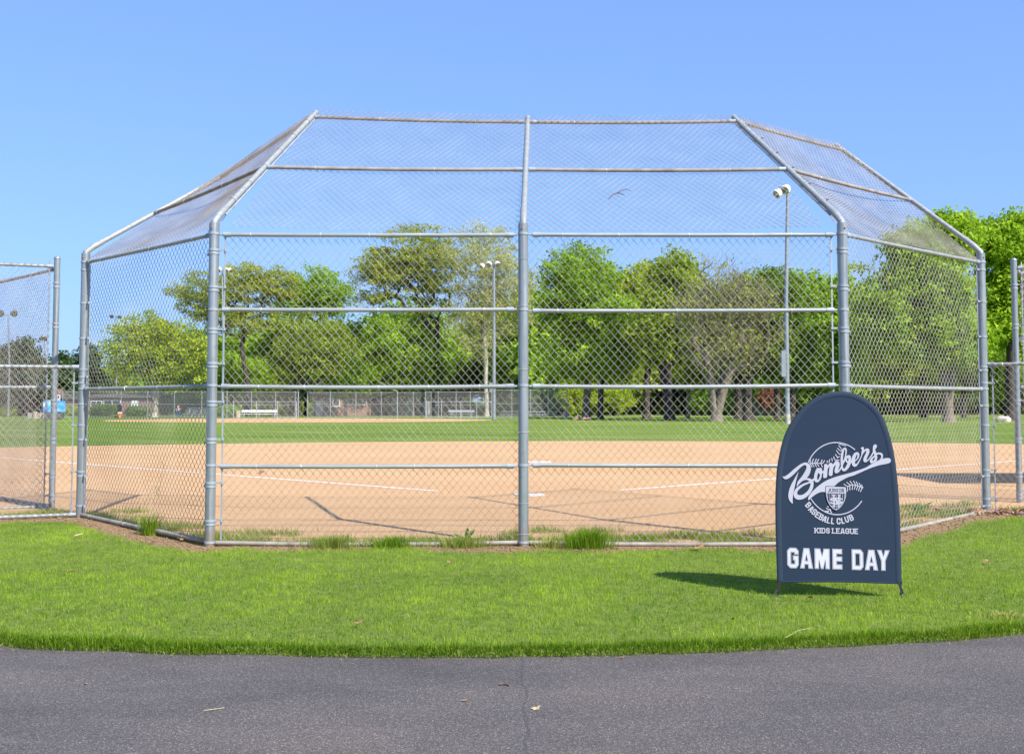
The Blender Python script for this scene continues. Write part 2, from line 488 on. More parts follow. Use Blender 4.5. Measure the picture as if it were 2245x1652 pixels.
xs = np.linspace(-14, 14, 281)
tag(grid_sheet('lawn', M['lawnsoil'], xs, path_edge, lambda x: back_line(x) + 0.02, 60, soil=True), 'strip of mown lawn between the path and the backstop', 'lawn')
arc_pts = [ground(u, v) for u, v in ((0, 980), (200, 978), (480, 971), (1148, 967), (1700, 967), (1950, 970), (2245, 973))]
pc = np.polyfit([p.x for p in arc_pts], [p.y for p in arc_pts], 2)
arc = lambda x: np.maximum(np.polyval(pc, x), back_line(x) + 2.0)
xs2 = np.linspace(-21, 21, 211)
tag(grid_sheet('infield', M['dirt'], xs2, lambda x: back_line(x) + 0.02, arc, 80, power=1.6), 'peach coloured clay infield behind the chain-link backstop', 'infield')
V = np.array([[-70, -30, -0.035], [70, -30, -0.035], [70, 14, -0.035], [-70, 14, -0.035]], float)
tag(link('path', npmesh('path', V, [[0, 1, 2, 3]]), M['asphalt']), 'grey asphalt path along the lawn', 'path', kind='structure')
V = np.array([[-2000, 9.4, -0.014], [-14, 9.4, -0.014], [-14, 10, -0.014], [14, 10, -0.014], [14, 9.4, -0.014], [2000, 9.4, -0.014], [2000, 4000, -0.014], [-2000, 4000, -0.014]], float)
me = bpy.data.meshes.new('park_ground'); me.from_pydata([tuple(v) for v in V], [], [tuple(range(8))]); me.update()
tag(link('park_ground', me, M['turf']), 'mown green outfield and park lawn reaching the trees', 'lawn', kind='structure')
th = np.linspace(0, 2 * math.pi, 72, endpoint=False)
V = [(-20.5 + 18.5 * math.cos(t) * (1 + 0.02 * math.sin(5 * t)), 105.5 + 15.5 * math.sin(t), -0.006) for t in th]
me = bpy.data.meshes.new('far_infield'); me.from_pydata(V, [], [tuple(range(72))]); me.update()
tag(link('far_infield', me, M['dirt']), 'clay infield of the second ball field in the distance', 'infield', kind='structure')

def chalk(name, a, b, label, w=0.09, seed=1):
    r = np.random.default_rng(seed)
    n = 90
    t = np.linspace(0, 1, n)[:, None]
    a = np.array(a); b = np.array(b)
    c = a + (b - a) * t
    d = (b - a) / np.linalg.norm(b - a); nrm = np.array([-d[1], d[0], 0])
    wl = w / 2 * (1 + r.normal(0, 0.13, n)); wr = w / 2 * (1 + r.normal(0, 0.13, n))
    L = c + nrm * wl[:, None]; R = c - nrm * wr[:, None]
    V = np.concatenate([L, R]); V[:, 2] = 0.005
    i = np.arange(n - 1)
    F = np.stack([i, i + 1, i + 1 + n, i + n], axis=1)
    return tag(link(name, npmesh(name, V, F), M['chalk']), label, 'chalk line', kind='structure')
a = ground(957, 1076); b = ground(0, 1003); b = a + (b - a) * 1.35
chalk('chalk_line', a, b, 'white chalk foul line running to the left across the clay', seed=2)
a = ground(1360, 1074); b = ground(2245, 1009); b = a + (b - a) * 1.35
chalk('chalk_line', a, b, 'white chalk foul line running to the right across the clay', seed=3)
hp = ground(1161, 1085)
mb = MB(); w = 0.24
mb.prism([(hp.x - w, hp.y + w, 0.012), (hp.x + w, hp.y + w, 0.012), (hp.x + w, hp.y - 0.02, 0.012), (hp.x, hp.y - w, 0.012), (hp.x - w, hp.y - 0.02, 0.012)], (0, 0, -0.02))
tag(mb.obj('home_plate', M['plate']), 'white five-sided home plate on the clay behind the centre post', 'home plate')
pp_ = ground(1180, 1013.5)
tag(MB().box((pp_.x, pp_.y, 0.01), (0.62, 0.16, 0.05)).obj('pitchers_plate', M['plate'], bevel=0.008), 'white pitching rubber in the middle of the clay infield', 'pitching rubber')

# ------------------------------------------------------------------ chain link
def chain_link(name, bl, br, tr, tl, parent, p=0.0395, q=0.0455, dep=0.006, r=0.0023, off=0.0, tmin=None, top_extra=0.0, seed=0, bulge=0.0, mat=None):
    bl, br, tr, tl = [np.array(x, float) for x in (bl, br, tr, tl)]
    L = np.linalg.norm(br - bl); e1 = (br - bl) / L
    a = (tl - bl) @ e1
    h = np.linalg.norm((tl - bl) - a * e1)
    b = (tr - bl) @ e1
    nrm = np.cross(e1, (tl - bl)); nrm /= np.linalg.norm(nrm)
    if nrm[1] > 0: nrm = -nrm                       # towards the viewer's side
    k0 = math.floor(min(0, a) / p) - 1; k1 = math.ceil(max(L, b) / p) + 1
    nj = math.ceil((h + top_extra) / q) + 1
    ks = np.arange(k0, k1)[:, None]
    S, T, W = [], [], []
    for j in range(nj):
        x0 = ((j + ks) % 2).astype(float); x1 = 1 - x0
        sgn = 1 - 2 * x0
        for fr, dd in ((0.0, 0.0), (0.14, 1.0), (0.86, 1.0)):
            xx = x0 + (x1 - x0) * fr
            if fr == 0.0: xx = x0 + 0.05 * (2 * x0 - 1)
            S.append((ks + xx) * p); T.append(np.full_like(ks, (j + fr) * q, dtype=float)); W.append(dd * sgn * dep)
    S = np.concatenate(S, 1); T = np.concatenate(T, 1); W = np.concatenate(W, 1)
    rg = np.random.default_rng(seed)
    ph = rg.uniform(0, 6, 4)
    S2 = S + 0.006 * np.sin(T * 2.1 + ph[0]) + 0.004 * np.sin(S * 3.3 + T * 1.7 + ph[1])
    T2 = T + 0.006 * np.sin(S * 1.9 + ph[2]) - 0.004 * (1 + np.sin(S * 2.7 + ph[3]))
    vv = np.clip(T2 / h, 0, 1.2)
    sL = a * vv; sR = L + (b - L) * vv
    u = (S2 - sL) / np.maximum(sR - sL, 1e-6)
    inside = (u >= -0.001) & (u <= 1.001) & (T2 <= h + top_extra) & (T2 >= (0 if tmin is None else tmin(S2 / L)))
    W = W + off + bulge * np.sin(np.clip(u, 0, 1) * math.pi) * np.sin(np.clip(vv, 0, 1) * math.pi) + 0.004 * np.sin(S * 5 + T * 4)
    P = (bl[None, None] * ((1 - u) * (1 - vv))[..., None] + br * (u * (1 - vv))[..., None] + tr * (u * vv)[..., None] + tl * ((1 - u) * vv)[..., None])
    P = P + nrm * W[..., None]
    ok = inside[:, :-1] & inside[:, 1:]
    V, F = tubes(P[:, :-1][ok], P[:, 1:][ok], r, r, 3)
    o = link(name, npmesh(name, V, F, smooth=True), mat or M['wire'], parent)
    o['kind'] = 'stuff'
    return o

# shared small hardware
def band_mesh(rad, tab=0.075):
    mb = MB()
    mb.lathe([(rad + 0.0015, -0.012), (rad + 0.0055, -0.010), (rad + 0.0055, 0.010), (rad + 0.0015, 0.012)], n=18)
    if tab:
        mb.box((rad + tab / 2, 0, 0), (tab, 0.014, 0.020))
        mb.lathe([(0.011, -0.014), (0.011, 0.014)], (rad + tab - 0.012, -0.004, 0), n=8)
    return mb.mesh('brace_band')
BAND_T = band_mesh(0.05); BAND_P = band_mesh(0.05, 0); BAND_S = band_mesh(0.039, 0.06); BAND_H = band_mesh(0.031, 0.045)
for me in (BAND_T, BAND_P, BAND_S, BAND_H): me.materials.append(M['band'])

def ring_mesh(R, r, tail=0.05):
    mb = MB()
    pts = [Vector((0, R * math.cos(t), R * math.sin(t))) for t in np.linspace(0.3, 2 * math.pi - 0.1, 11)]
    pts.append(Vector((0.004, R + tail * 0.6, -tail)))
    mb.pipe(pts, r, 5)
    return mb.mesh('tie_wire')
TIE = ring_mesh(0.025, 0.0022); TIE.materials.append(M['tie'])
TIEB = ring_mesh(0.0545, 0.0025, 0.03); TIEB.materials.append(M['tie'])
rnd = random.Random(4)

def make_rail(parent, a, b, r=0.021, gap=0.09, cups=True, ties=4, sag=0.004, mat='rail'):
    a = Vector(a); b = Vector(b); d = (b - a).normalized()
    p0 = a + d * gap; p1 = b - d * gap
    mid = (p0 + p1) / 2 + Vector((0, 0, -sag))
    q = [p0.lerp(p1, t) + Vector((0, 0, -sag * 4 * t * (1 - t))) for t in (0, .25, .5, .75, 1)]
    o = MB().pipe(q, r, 12).obj('rail', M[mat], parent)
    if cups:
        for pt, s in ((p0, 1), (p1, -1)):
            mb = MB()
            mb.pipe([pt - d * s * 0.012, pt + d * s * 0.062], r + 0.005, 12)
            mb.pipe([pt - d * s * 0.045, pt - d * s * 0.012], 0.011, 8)
            mb.obj('rail_end', M['band'], o)
    for k in range(ties):
        t = (k + 0.5 + rnd.uniform(-0.2, 0.2)) / ties
        pos = p0.lerp(p1, t) + Vector((0, 0, -sag * 4 * t * (1 - t)))
        rz = math.atan2(d.y, d.x)
        link('tie_wire', TIE, None, o, pos, (rnd.uniform(-0.5, 0.5), rnd.uniform(-0.25, 0.25), rz + rnd.uniform(-0.2, 0.2)))
    return o

def make_post(parent, p, top, r=0.05, cap=True, n=20):
    mb = MB()
    if cap:
        mb.lathe([(r, -0.06), (r, top - p.z), (r + 0.003, top - p.z), (r + 0.003, top - p.z + 0.012), (r * 0.8, top - p.z + 0.028), (r * 0.35, top - p.z + 0.038)], (p.x, p.y, p.z), n)
    else:
        mb.lathe([(r, -0.06), (r, top - p.z)], (p.x, p.y, p.z), n)
    return mb.obj('post', M['post'], parent)

def bar(parent, x, y, z0, z1, rz=0):
    return MB().box((x, y, (z0 + z1) / 2), (0.015, 0.005, z1 - z0), rz).obj('tension_bar', M['band'], parent)

# ------------------------------------------------------------------ the backstop
BS = thing('backstop', 'tall galvanised chain-link backstop with angled wings and an overhanging hood', 'backstop', (B3.x, B3.y, 0))
Bp = [B1, B2, B3, B4, B5]
RZ = [3.09, 2.33, 1.577, 0.79, 0.036]
posts = []
for k, p in enumerate(Bp):
    posts.append(make_post(BS, p, POST_TOP, 0.05, cap=False))
# hood tips
TZ = 4.76
HOOD = 1.98
tip3 = at(1157, 262, B2.y + HOOD)
tip2 = at(690, 250, B2.y + HOOD); tip4 = at(1612, 260, B2.y + HOOD)
tip5 = at(1838, 322, B5.y + 1.42)
tip1 = at(492, 384, B1.y + 1.42)
tips = [tip1, tip2, tip3, tip4, tip5]
beams = []
def top_of(p): return Vector((p.x, p.y, POST_TOP))
for k, (p, t) in enumerate(zip(Bp, tips)):
    a = top_of(p)
    d = (t - a).normalized()
    bend = a + Vector((0, 0, 0.03)) + d * 0.05
    mb = MB()
    mb.pipe([a - Vector((0, 0, 0.05)), a + Vector((0, 0, 0.015)), bend + d * 0.06, bend + d * 0.2, bend + d * 0.21], [0.036, 0.036, 0.036, 0.035, 0.031], 14, caps=False)
    mb.pipe([bend + d * 0.2, t], 0.0305, 14)
    mb.pipe([t - d * 0.005, t + d * 0.045], 0.033, 14)
    o = mb.obj('hood_beam', M['rail'], BS)
    beams.append((o, bend + d * 0.2, t, d))
    # rusty bolt near the post top
    MB().lathe([(0.008, 0), (0.009, 0.006), (0.004, 0.010)], n=8).obj('bolt', M['rust'], posts[k], (p.x + (-0.012 if k < 3 else 0.014), p.y - 0.050, POST_TOP - 0.055), (math.pi / 2, 0, 0))
    if k in (1, 3):
        # flat bars and bands along the corner beams
        e = Vector((0.036 if k == 1 else -0.036, 0.0, -0.028))
        q0 = bend + d * 0.12 + e; q1 = t - d * 0.05 + e
        V, F = tubes([q0], [q1], 0.011, 0.011, 4)
        link('tension_bar', npmesh('tension_bar', V, F), M['band'], BS)
        for m_ in range(6):
            f = (m_ + 0.45) / 6
            pos = bend + d * 0.2 + (t - bend - d * 0.2) * f
            ob = link('brace_band', BAND_H, None, o, pos)
            q = d.to_track_quat('Z', 'X'); ob.rotation_euler = (q @ Vector((0, 0, 1)).rotation_difference(Vector((0, 0, 1)))).to_euler()
            ang = math.radians(150 if k == 1 else 200)
            ob.rotation_euler = (d.to_track_quat('Z', 'Y').to_matrix() @ Matrix.Rotation((0 if k == 1 else math.pi) + math.radians(-20), 3, 'Z')).to_euler()
# rails of the flat panels
for (a, b) in ((B2, B3), (B3, B4)):
    for q, z in enumerate(RZ):
        if q == 4: make_rail(BS, (a.x, a.y - 0.0, z), (b.x, b.y - 0.0, z), gap=0.06, cups=False, ties=0, sag=0.018, mat='dirtyrail')
        else: make_rail(BS, (a.x, a.y, z + rnd.uniform(-.008, .008)), (b.x, b.y, z + rnd.uniform(-.008, .008)), gap=0.105, ties=5, sag=0.012 if q == 2 else 0.004)
# rails of the wings
for (a, b) in ((B1, B2), (B5, B4)):
    for q, z in ((0, RZ[0]), (2, RZ[2]), (4, None)):
        za = z if z else a.z + 0.03; zb = z if z else 0.045
        make_rail(BS, (a.x, a.y, za), (b.x, b.y, zb), gap=0.055 if q == 4 else 0.075, cups=(q != 4), ties=(4 if q else 3), sag=0.004, r=0.021 if q < 4 else 0.024, mat='rail' if q < 4 else 'dirtyrail')
# rails of the hood
for i, j in ((0, 1), (1, 2), (2, 3), (3, 4)):
    for f in (0.40, 0.965):
        a = beams[i][1].lerp(beams[i][2], f); b = beams[j][1].lerp(beams[j][2], f)
        make_rail(BS, a, b, gap=0.045, cups=True, ties=2, sag=0.012, r=0.021, mat='dirtyrail')
# meshes
fr = 0.035
def lift(p, z): return Vector((p.x, p.y + fr, z))
def corner_gap(u):      # the hood mesh has slipped up from the rail towards the corner post
    return 0.01 + 0.10 * np.clip(1 - u * 1.6, 0, 1)
def corner_gap_r(u):
    return 0.01 + 0.14 * np.clip((u - 0.45) * 1.6, 0, 1) ** 1.2
chain_link('chain_link_mesh', lift(B2 + Vector((0.10, 0, 0)), 0.03), lift(B3, 0.03), lift(B3, 3.10), lift(B2 + Vector((0.10, 0, 0)), 3.10), BS, seed=1, bulge=-0.02)
chain_link('chain_link_mesh', lift(B3, 0.03), lift(B4 - Vector((0.10, 0, 0)), 0.03), lift(B4 - Vector((0.10, 0, 0)), 3.10), lift(B3, 3.10), BS, seed=2, bulge=-0.02)
wl = Vector((0.02, 0.02, 0))
chain_link('chain_link_mesh', lift(B1 + Vector((0.05, -0.03, 0)), 0.06), lift(B2 - Vector((0.06, 0.0, 0)), 0.03), lift(B2 - Vector((0.06, 0, 0)), 3.10), lift(B1 + Vector((0.05, -0.03, 0)), 3.10), BS, seed=3)
chain_link('chain_link_mesh', lift(B4 + Vector((0.06, 0, 0)), 0.03), lift(B5 - Vector((0.05, 0.03, 0)), 0.09), lift(B5 - Vector((0.05, 0.03, 0)), 3.10), lift(B4 + Vector((0.06, 0, 0)), 3.10), BS, seed=4)
def hb(k, e=0.0): return Vector((Bp[k].x + e, Bp[k].y, POST_TOP - 0.13))
def ht(k, e=0.0): return Vector(tips[k]) + Vector((e, 0, 0.0))
HK = dict(p=0.0385, q=0.056, off=0.036, top_extra=0.05, r=0.0026)
chain_link('hood_mesh', hb(1, 0.12), hb(2), ht(2), ht(1, 0.06), BS, tmin=corner_gap, seed=5, bulge=-0.03, **HK)
chain_link('hood_mesh', hb(2), hb(3, -0.12), ht(3, -0.06), ht(2), BS, tmin=corner_gap_r, seed=6, bulge=-0.03, **HK)
chain_link('hood_mesh', hb(0), hb(1), ht(1), ht(0), BS, seed=7, bulge=-0.10, **HK)
chain_link('hood_mesh', hb(3), hb(4), ht(4), ht(3), BS, seed=8, bulge=-0.10, **HK)
# bands and tension bars
def bands(k, angs, zs, me, pair=True):
    p = Bp[k]
    for z in zs:
        for n_, an in enumerate(angs):
            link('brace_band', me, None, posts[k], (p.x, p.y, z - 0.035 * n_), (0, 0, an))
zs8 = [2.93, 2.56, 2.14, 1.80, 1.42, 1.05, 0.62, 0.25]
bands(1, (0.0, math.radians(225) - math.radians(90)), [z for z in zs8], BAND_T)
bands(3, (math.pi, math.radians(45)), [z + 0.01 for z in zs8], BAND_T)
bands(0, (math.radians(-45),), [3.0, 2.6, 2.18, 1.72, 1.40, 0.98, 0.55, 0.2], BAND_T)
bands(4, (math.radians(225),), [3.0, 2.62, 2.2, 1.80, 1.38, 0.98, 0.55, 0.2], BAND_T)
for k in range(5):
    for z in (RZ if k in (1, 2, 3) else [RZ[0], RZ[2]]):
        link('brace_band', BAND_P, None, posts[k], (Bp[k].x, Bp[k].y, z + 0.004))
for z in (3.16 - 0.32, 2.37, 1.74, 1.12, 0.42, 0.12):
    link('tie_wire', TIEB, None, posts[2], (B3.x, B3.y, z), (0.05, math.pi / 2, rnd.uniform(1.2, 1.9)))
bar(BS, B2.x + 0.107, B2.y + 0.012, 0.06, 3.07); bar(BS, B4.x - 0.107, B4.y + 0.012, 0.06, 3.07)
bar(BS, B1.x + 0.085, B1.y - 0.075, 0.1, 3.05, math.radians(-45)); bar(BS, B5.x - 0.085, B5.y - 0.075, 0.13, 3.05, math.radians(45))

# ------------------------------------------------------------------ side fences of the dugouts
def side_fence(name, label, pts, zb, top, rails, posts_at, r=0.039, mesh_seed=0, ptop=None, group=None, extra=0.045, front=True, clip=None):
    T = thing(name, label, 'fence', (pts[0].x, pts[0].y, 0), group=group)
    po = []
    for k in posts_at:
        p = pts[k]
        o = make_post(T, Vector((p.x, p.y, zb)), ptop or top + 0.04, r)
        po.append(o)
    for a, b in zip(pts[:-1], pts[1:]):
        for z in rails:
            make_rail(T, (a.x, a.y, z), (b.x, b.y, z), gap=0.06, ties=3, cups=True, sag=0.004)
        d = Vector((b.x - a.x, b.y - a.y, 0)).normalized()
        n = Vector((d.y, -d.x, 0))
        if n.y > 0: n = -n
        if not front: n = -n
        A = a + d * 0.07 + n * 0.03; Bq = b - d * 0.07 + n * 0.03
        chain_link('chain_link_mesh', (A.x, A.y, zb + 0.02), (Bq.x, Bq.y, zb + 0.02), (Bq.x, Bq.y, top), (A.x, A.y, top), T, seed=mesh_seed, top_extra=extra)
    return T, po

# left low fence joined to the end post
Lf = at(-260, 1146, B1.y - 0.75); Lf.z = 0
low_l, _ = side_fence('low_fence', 'chest-high chain-link fence running left from the backstop over a concrete strip', [Vector((Lf.x, Lf.y, 0)), Vector((B1.x, B1.y, 0))], 0.06, 1.84, [1.84, 0.10], [0], mesh_seed=11)
for z in (1.84 - 0.03, 1.65, 1.15, 0.6, 0.2):
    link('brace_band', BAND_T, None, posts[0], (B1.x, B1.y, z), (0, 0, math.radians(188)))
bar(low_l, B1.x - 0.105, B1.y - 0.01, 0.1, 1.83)
Rf = at(2480, 1140, B5.y - 0.7); Rf.z = 0
low_r, _ = side_fence('low_fence', 'chest-high chain-link fence running right from the backstop beside dead leaves', [Vector((B5.x, B5.y, 0)), Vector((Rf.x, Rf.y, 0))], 0.10, 1.87, [1.87, 0.13], [1], mesh_seed=12)
for z in (1.84, 1.65, 1.15, 0.62, 0.28):
    link('brace_band', BAND_T, None, posts[4], (B5.x, B5.y, z), (0, 0, math.radians(-8)))
bar(low_r, B5.x + 0.105, B5.y - 0.01, 0.14, 1.86)
LT = ground(113, 1118, 0.03); RT = ground(2236, 1115, 0.03)
LA = Vector((LT.x - 1.9, LT.y - 0.79, 0)); LB = Vector((LT.x - 2.4, LT.y + 2.5, 0))
RA = Vector((RT.x + 1.5, RT.y - 0.62, 0)); RB = Vector((RT.x + 2.2, RT.y + 2.3, 0))
H_D = 3.30
fa, po = side_fence('dugout_fence', 'tall chain-link dugout fence at the left edge, its capped corner post facing the backstop', [Vector((LT.x, LT.y, 0)), LA], 0.03, H_D - 0.1, [H_D - 0.1, 1.62, 0.08], [0, 1], mesh_seed=13, ptop=H_D)
for z in (2.98, 2.45, 1.95, 1.45, 0.95, 0.5, 0.22):
    link('brace_band', BAND_S, None, po[0], (LT.x, LT.y, z), (0, 0, math.pi + 0.35)); link('brace_band', BAND_S, None, po[0], (LT.x, LT.y, z - 0.05), (0, 0, math.radians(134)))
bar(fa, LT.x - 0.085, LT.y - 0.035, 0.1, H_D - 0.02)
side_fence('dugout_fence', 'tall chain-link dugout fence at the left edge, slanting back towards the clay', [Vector((LT.x - 0.05, LT.y + 0.06, 0)), LB], 0.03, H_D - 0.13, [H_D - 0.13, 0.08], [1], mesh_seed=14, ptop=H_D)
fr_, po = side_fence('dugout_fence', 'tall chain-link dugout fence at the right edge, its corner post beside the boulder', [Vector((RT.x, RT.y, 0)), RA], 0.03, H_D - 0.1, [H_D - 0.1, 1.62, 0.08], [0, 1], mesh_seed=15, ptop=H_D)
for z in (2.98, 2.45, 1.95, 1.45, 0.95, 0.5, 0.22):
    link('brace_band', BAND_S, None, po[0], (RT.x, RT.y, z), (0, 0, -0.35)); link('brace_band', BAND_S, None, po[0], (RT.x, RT.y, z - 0.05), (0, 0, math.radians(46)))
bar(fr_, RT.x + 0.085, RT.y - 0.035, 0.1, H_D - 0.02)
side_fence('dugout_fence', 'tall chain-link dugout fence at the right edge, slanting back towards the clay', [Vector((RT.x + 0.05, RT.y + 0.06, 0)), RB], 0.03, H_D - 0.13, [H_D - 0.13, 0.08], [1], mesh_seed=16, ptop=H_D)
# dugout roof beyond the right edge: it throws the dark band on the clay
dr = thing('dugout_shelter', 'roofed dugout shelter beyond the right edge whose shadow lies on the clay', 'shelter', (11.6, 18.9, 0))
MB().box((11.6, 18.9, 2.62), (4.2, 2.9, 0.10)).obj('roof', M['farmetal'], dr, bevel=0.01)
for x in (9.7, 13.5):
    for y in (17.6, 20.2): MB().pipe([(x, y, -0.05), (x, y, 2.57)], 0.045, 10).obj('post', M['post'], dr)
# concrete strip below the left low fence
cs = MB()
cs.box(((Lf.x + B1.x) / 2 - 0.35, (Lf.y + B1.y) / 2 + 0.25, 0.0), (2.6, 1.15, 0.12), math.atan2(B1.y - Lf.y, B1.x - Lf.x))
tag(cs.obj('concrete_strip', M['concrete'], bevel=0.012), 'pale concrete strip under the left low fence', 'concrete slab', kind='structure')

# ------------------------------------------------------------------ trees
def build_skeleton(rg, base, clumps, trunk_top, stems, spread):
    nodes = []; par = []; plen = []
    roots = []
    for s in range(stems):
        ang = rg.uniform(0, 6.28) if stems > 1 else 0
        lean = spread * (0.6 + 0.6 * rg.random()) if stems > 1 else spread * 0.15
        prev = -1
        hgt = trunk_top - base[2]
        K = 6
        off = np.array([math.cos(ang + s * 6.28 / max(1, stems)), math.sin(ang + s * 6.28 / max(1, stems)), 0])
        for k in range(K + 1):
            t = k / K
            p = np.array(base) + np.array([0, 0, hgt * t]) + off * lean * hgt * (t ** 1.3) + rg.normal(0, 0.007 * hgt, 3) * np.array([1, 1, 0]) * (k > 0)
            if k == 0 and stems > 1: p = p + off * 0.12
            nodes.append(p); par.append(prev); plen.append(0 if prev < 0 else plen[prev] + hgt / K)
            prev = len(nodes) - 1
    attachable = [i for i in range(len(nodes)) if nodes[i][2] > base[2] + 0.45 * (trunk_top - base[2])]
    c0 = np.array([base[0], base[1], trunk_top])
    order = np.argsort(np.linalg.norm((clumps - c0) * np.array([1, 1, 0.9]), axis=1))
    tipidx = np.zeros(len(clumps), int)
    for ci in order:
        c = clumps[ci]
        A = np.array([nodes[i] for i in attachable])
        dv = c - A
        d = np.linalg.norm(dv, axis=1)
        cost = d + 1.0 * np.maximum(0, A[:, 2] - c[2]) + 0.22 * np.array([plen[i] for i in attachable])
        b = attachable[int(np.argmin(cost))]
        dist = float(np.linalg.norm(c - nodes[b]))
        K = max(1, int(math.ceil(dist / 1.3)))
        ctrl = (nodes[b] + c) / 2 + np.array([0, 0, 0.10 * dist]) + rg.normal(0, 0.07 * dist, 3)
        prev = b
        p0 = nodes[b]
        for k in range(1, K + 1):
            t = k / K
            p = (1 - t) ** 2 * p0 + 2 * t * (1 - t) * ctrl + t * t * c
            nodes.append(p); par.append(prev); plen.append(plen[prev] + dist / K)
            prev = len(nodes) - 1
            attachable.append(prev)
        tipidx[ci] = prev
    nodes = np.array(nodes); par = np.array(par)
    cnt = np.zeros(len(nodes)); cnt[tipidx] += 1
    for i in range(len(nodes) - 1, -1, -1):
        if par[i] >= 0: cnt[par[i]] += cnt[i]
    return nodes, par, np.maximum(cnt, 0.5)

def tree_meshes(seed, base, lobes, n, per, leaf, sig, flat, trunk_r, trunk_top, stems=1, spread=0.25, twigs=0, shell=0.42, up=0.35, side=5):
    rg = np.random.default_rng(seed)
    base = np.array(base, float)
    lob = np.array(lobes, float)                       # cx cy cz rx ry rz
    vol = lob[:, 3] * lob[:, 4] * lob[:, 5]
    pick = rg.choice(len(lob), n, p=vol / vol.sum())
    d = rg.normal(size=(n, 3)); d /= np.linalg.norm(d, axis=1, keepdims=True)
    rr = rg.random(n) ** shell
    clumps = lob[pick, :3] + d * rr[:, None] * lob[pick, 3:]
    clumps[:, 2] = np.maximum(clumps[:, 2], base[2] + 0.5)
    nodes, par, cnt = build_skeleton(rg, base, clumps, trunk_top, stems, spread)
    tot = max(cnt[par < 0].max(), 1)
    R = np.maximum(trunk_r * (cnt / tot) ** 0.52, 0.014)
    e = par >= 0
    r0 = np.minimum(R[par[e]], R[e] * 1.3)
    V, F = tubes(nodes[par[e]], nodes[e], r0, R[e] * 0.98, side)
    # flare at the foot
    Vs = [V]; Fs = [F]; off = len(V)
    for i in np.where(par < 0)[0]:
        v2, f2 = tubes([nodes[i] - np.array([0, 0, 0.25])], [nodes[i] + np.array([0, 0, 0.7])], R[i] * 1.6, R[i] * 1.02, 7)
        Vs.append(v2)
        Fs.append(f2 + off); off += len(v2)
    if twigs:
        k = rg.integers(0, len(clumps), twigs)
        p0 = clumps[k] + rg.normal(0, sig * 0.5, (twigs, 3))
        cc = np.array([base[0], base[1], trunk_top])
        dirv = clumps[k] - cc; dirv /= np.linalg.norm(dirv, axis=1, keepdims=True) + 1e-6
        dirv = dirv + rg.normal(0, 0.55, (twigs, 3)) + np.array([0, 0, 0.25])
        dirv /= np.linalg.norm(dirv, axis=1, keepdims=True)
        ln = rg.uniform(0.5, 1.5, twigs)[:, None]
        v2, f2 = tubes(p0 - dirv * ln * 0.5, p0 + dirv * ln * 0.5, 0.015, 0.005, 3)
        Vs.append(v2); Fs.append(f2 + off); off += len(v2)
    wood = npmesh('trunk', np.concatenate(Vs), np.concatenate(Fs), smooth=True)
    N = n * per
    ci = np.repeat(np.arange(n), per)
    csz = rg.uniform(0.7, 1.3, n)[ci]
    q = rg.normal(size=(N, 3))
    q /= np.linalg.norm(q, axis=1, keepdims=True)
    q *= (rg.random(N) ** 0.5)[:, None]
    pos = clumps[ci] + q * np.array([1, 1, flat]) * (sig * 1.5 * csz)[:, None]
    nr = rg.normal(size=(N, 3)) * 0.75 + q * 0.7 + np.array([0, 0, up])
    nr /= np.linalg.norm(nr, axis=1, keepdims=True)
    t = rg.normal(size=(N, 3)); a = np.cross(nr, t); a /= np.linalg.norm(a, axis=1, keepdims=True)
    b = np.cross(nr, a)
    s = leaf * rg.uniform(0.6, 1.35, N)[:, None]
    V = np.stack([pos - a * s * 1.2, pos - b * s * 0.72 + a * s * 0.55, pos + b * s * 0.72 + a * s * 0.75], axis=1).reshape(-1, 3)
    F = np.arange(N * 3).reshape(-1, 3)
    cv = rg.uniform(0, 1, n)[ci]
    var = np.clip(0.45 * cv + 0.55 * rg.random(N) ** 1.3, 0, 1)
    crown = npmesh('crown', V, F, var=var)
    return wood, crown

def tree(name, label, u, bv, lobes, leafm, bark, n=200, per=42, leaf=0.26, sig=0.80, flat=0.75, tr=0.32, stems=1, spread=0.25, twigs=0, seed=1, ttop=None, cat='tree', group=None, shell=0.42, deep=0.9, Y=None, dy=0.0, grow=1.12):
    g = ground(u, bv) if Y is None else Vector((at(u, bv, Y).x, Y, 0))
    Yb = g.y
    per = int(per * 1.75); leaf = leaf * 0.70; n = int(n * 1.1)
    L = []
    for (cu, cv, ru, rv) in lobes:
        c = at(cu, cv, Yb + dy); s = Yb / FD
        L.append((c.x, c.y, max(c.z, 0.5), ru * s * grow, max(ru * s * deep, 1.0), rv * s * (1 + (grow - 1) * 0.5)))
    lowest = min(l[2] - l[5] for l in L)
    tt = (at(u, ttop, Yb).z if ttop else max(1.5, lowest + 0.35 * (max(l[2] for l in L) - lowest)))
    wood, crown = tree_meshes(seed, (g.x, g.y, -0.1), L, n, per, leaf, sig, flat, tr, tt, stems, spread, twigs, shell)
    T = thing(name, label, cat, (g.x, g.y, 0), group=group)
    link('trunk', wood, M[bark], T); link('crown', crown, M[leafm], T)
    return T

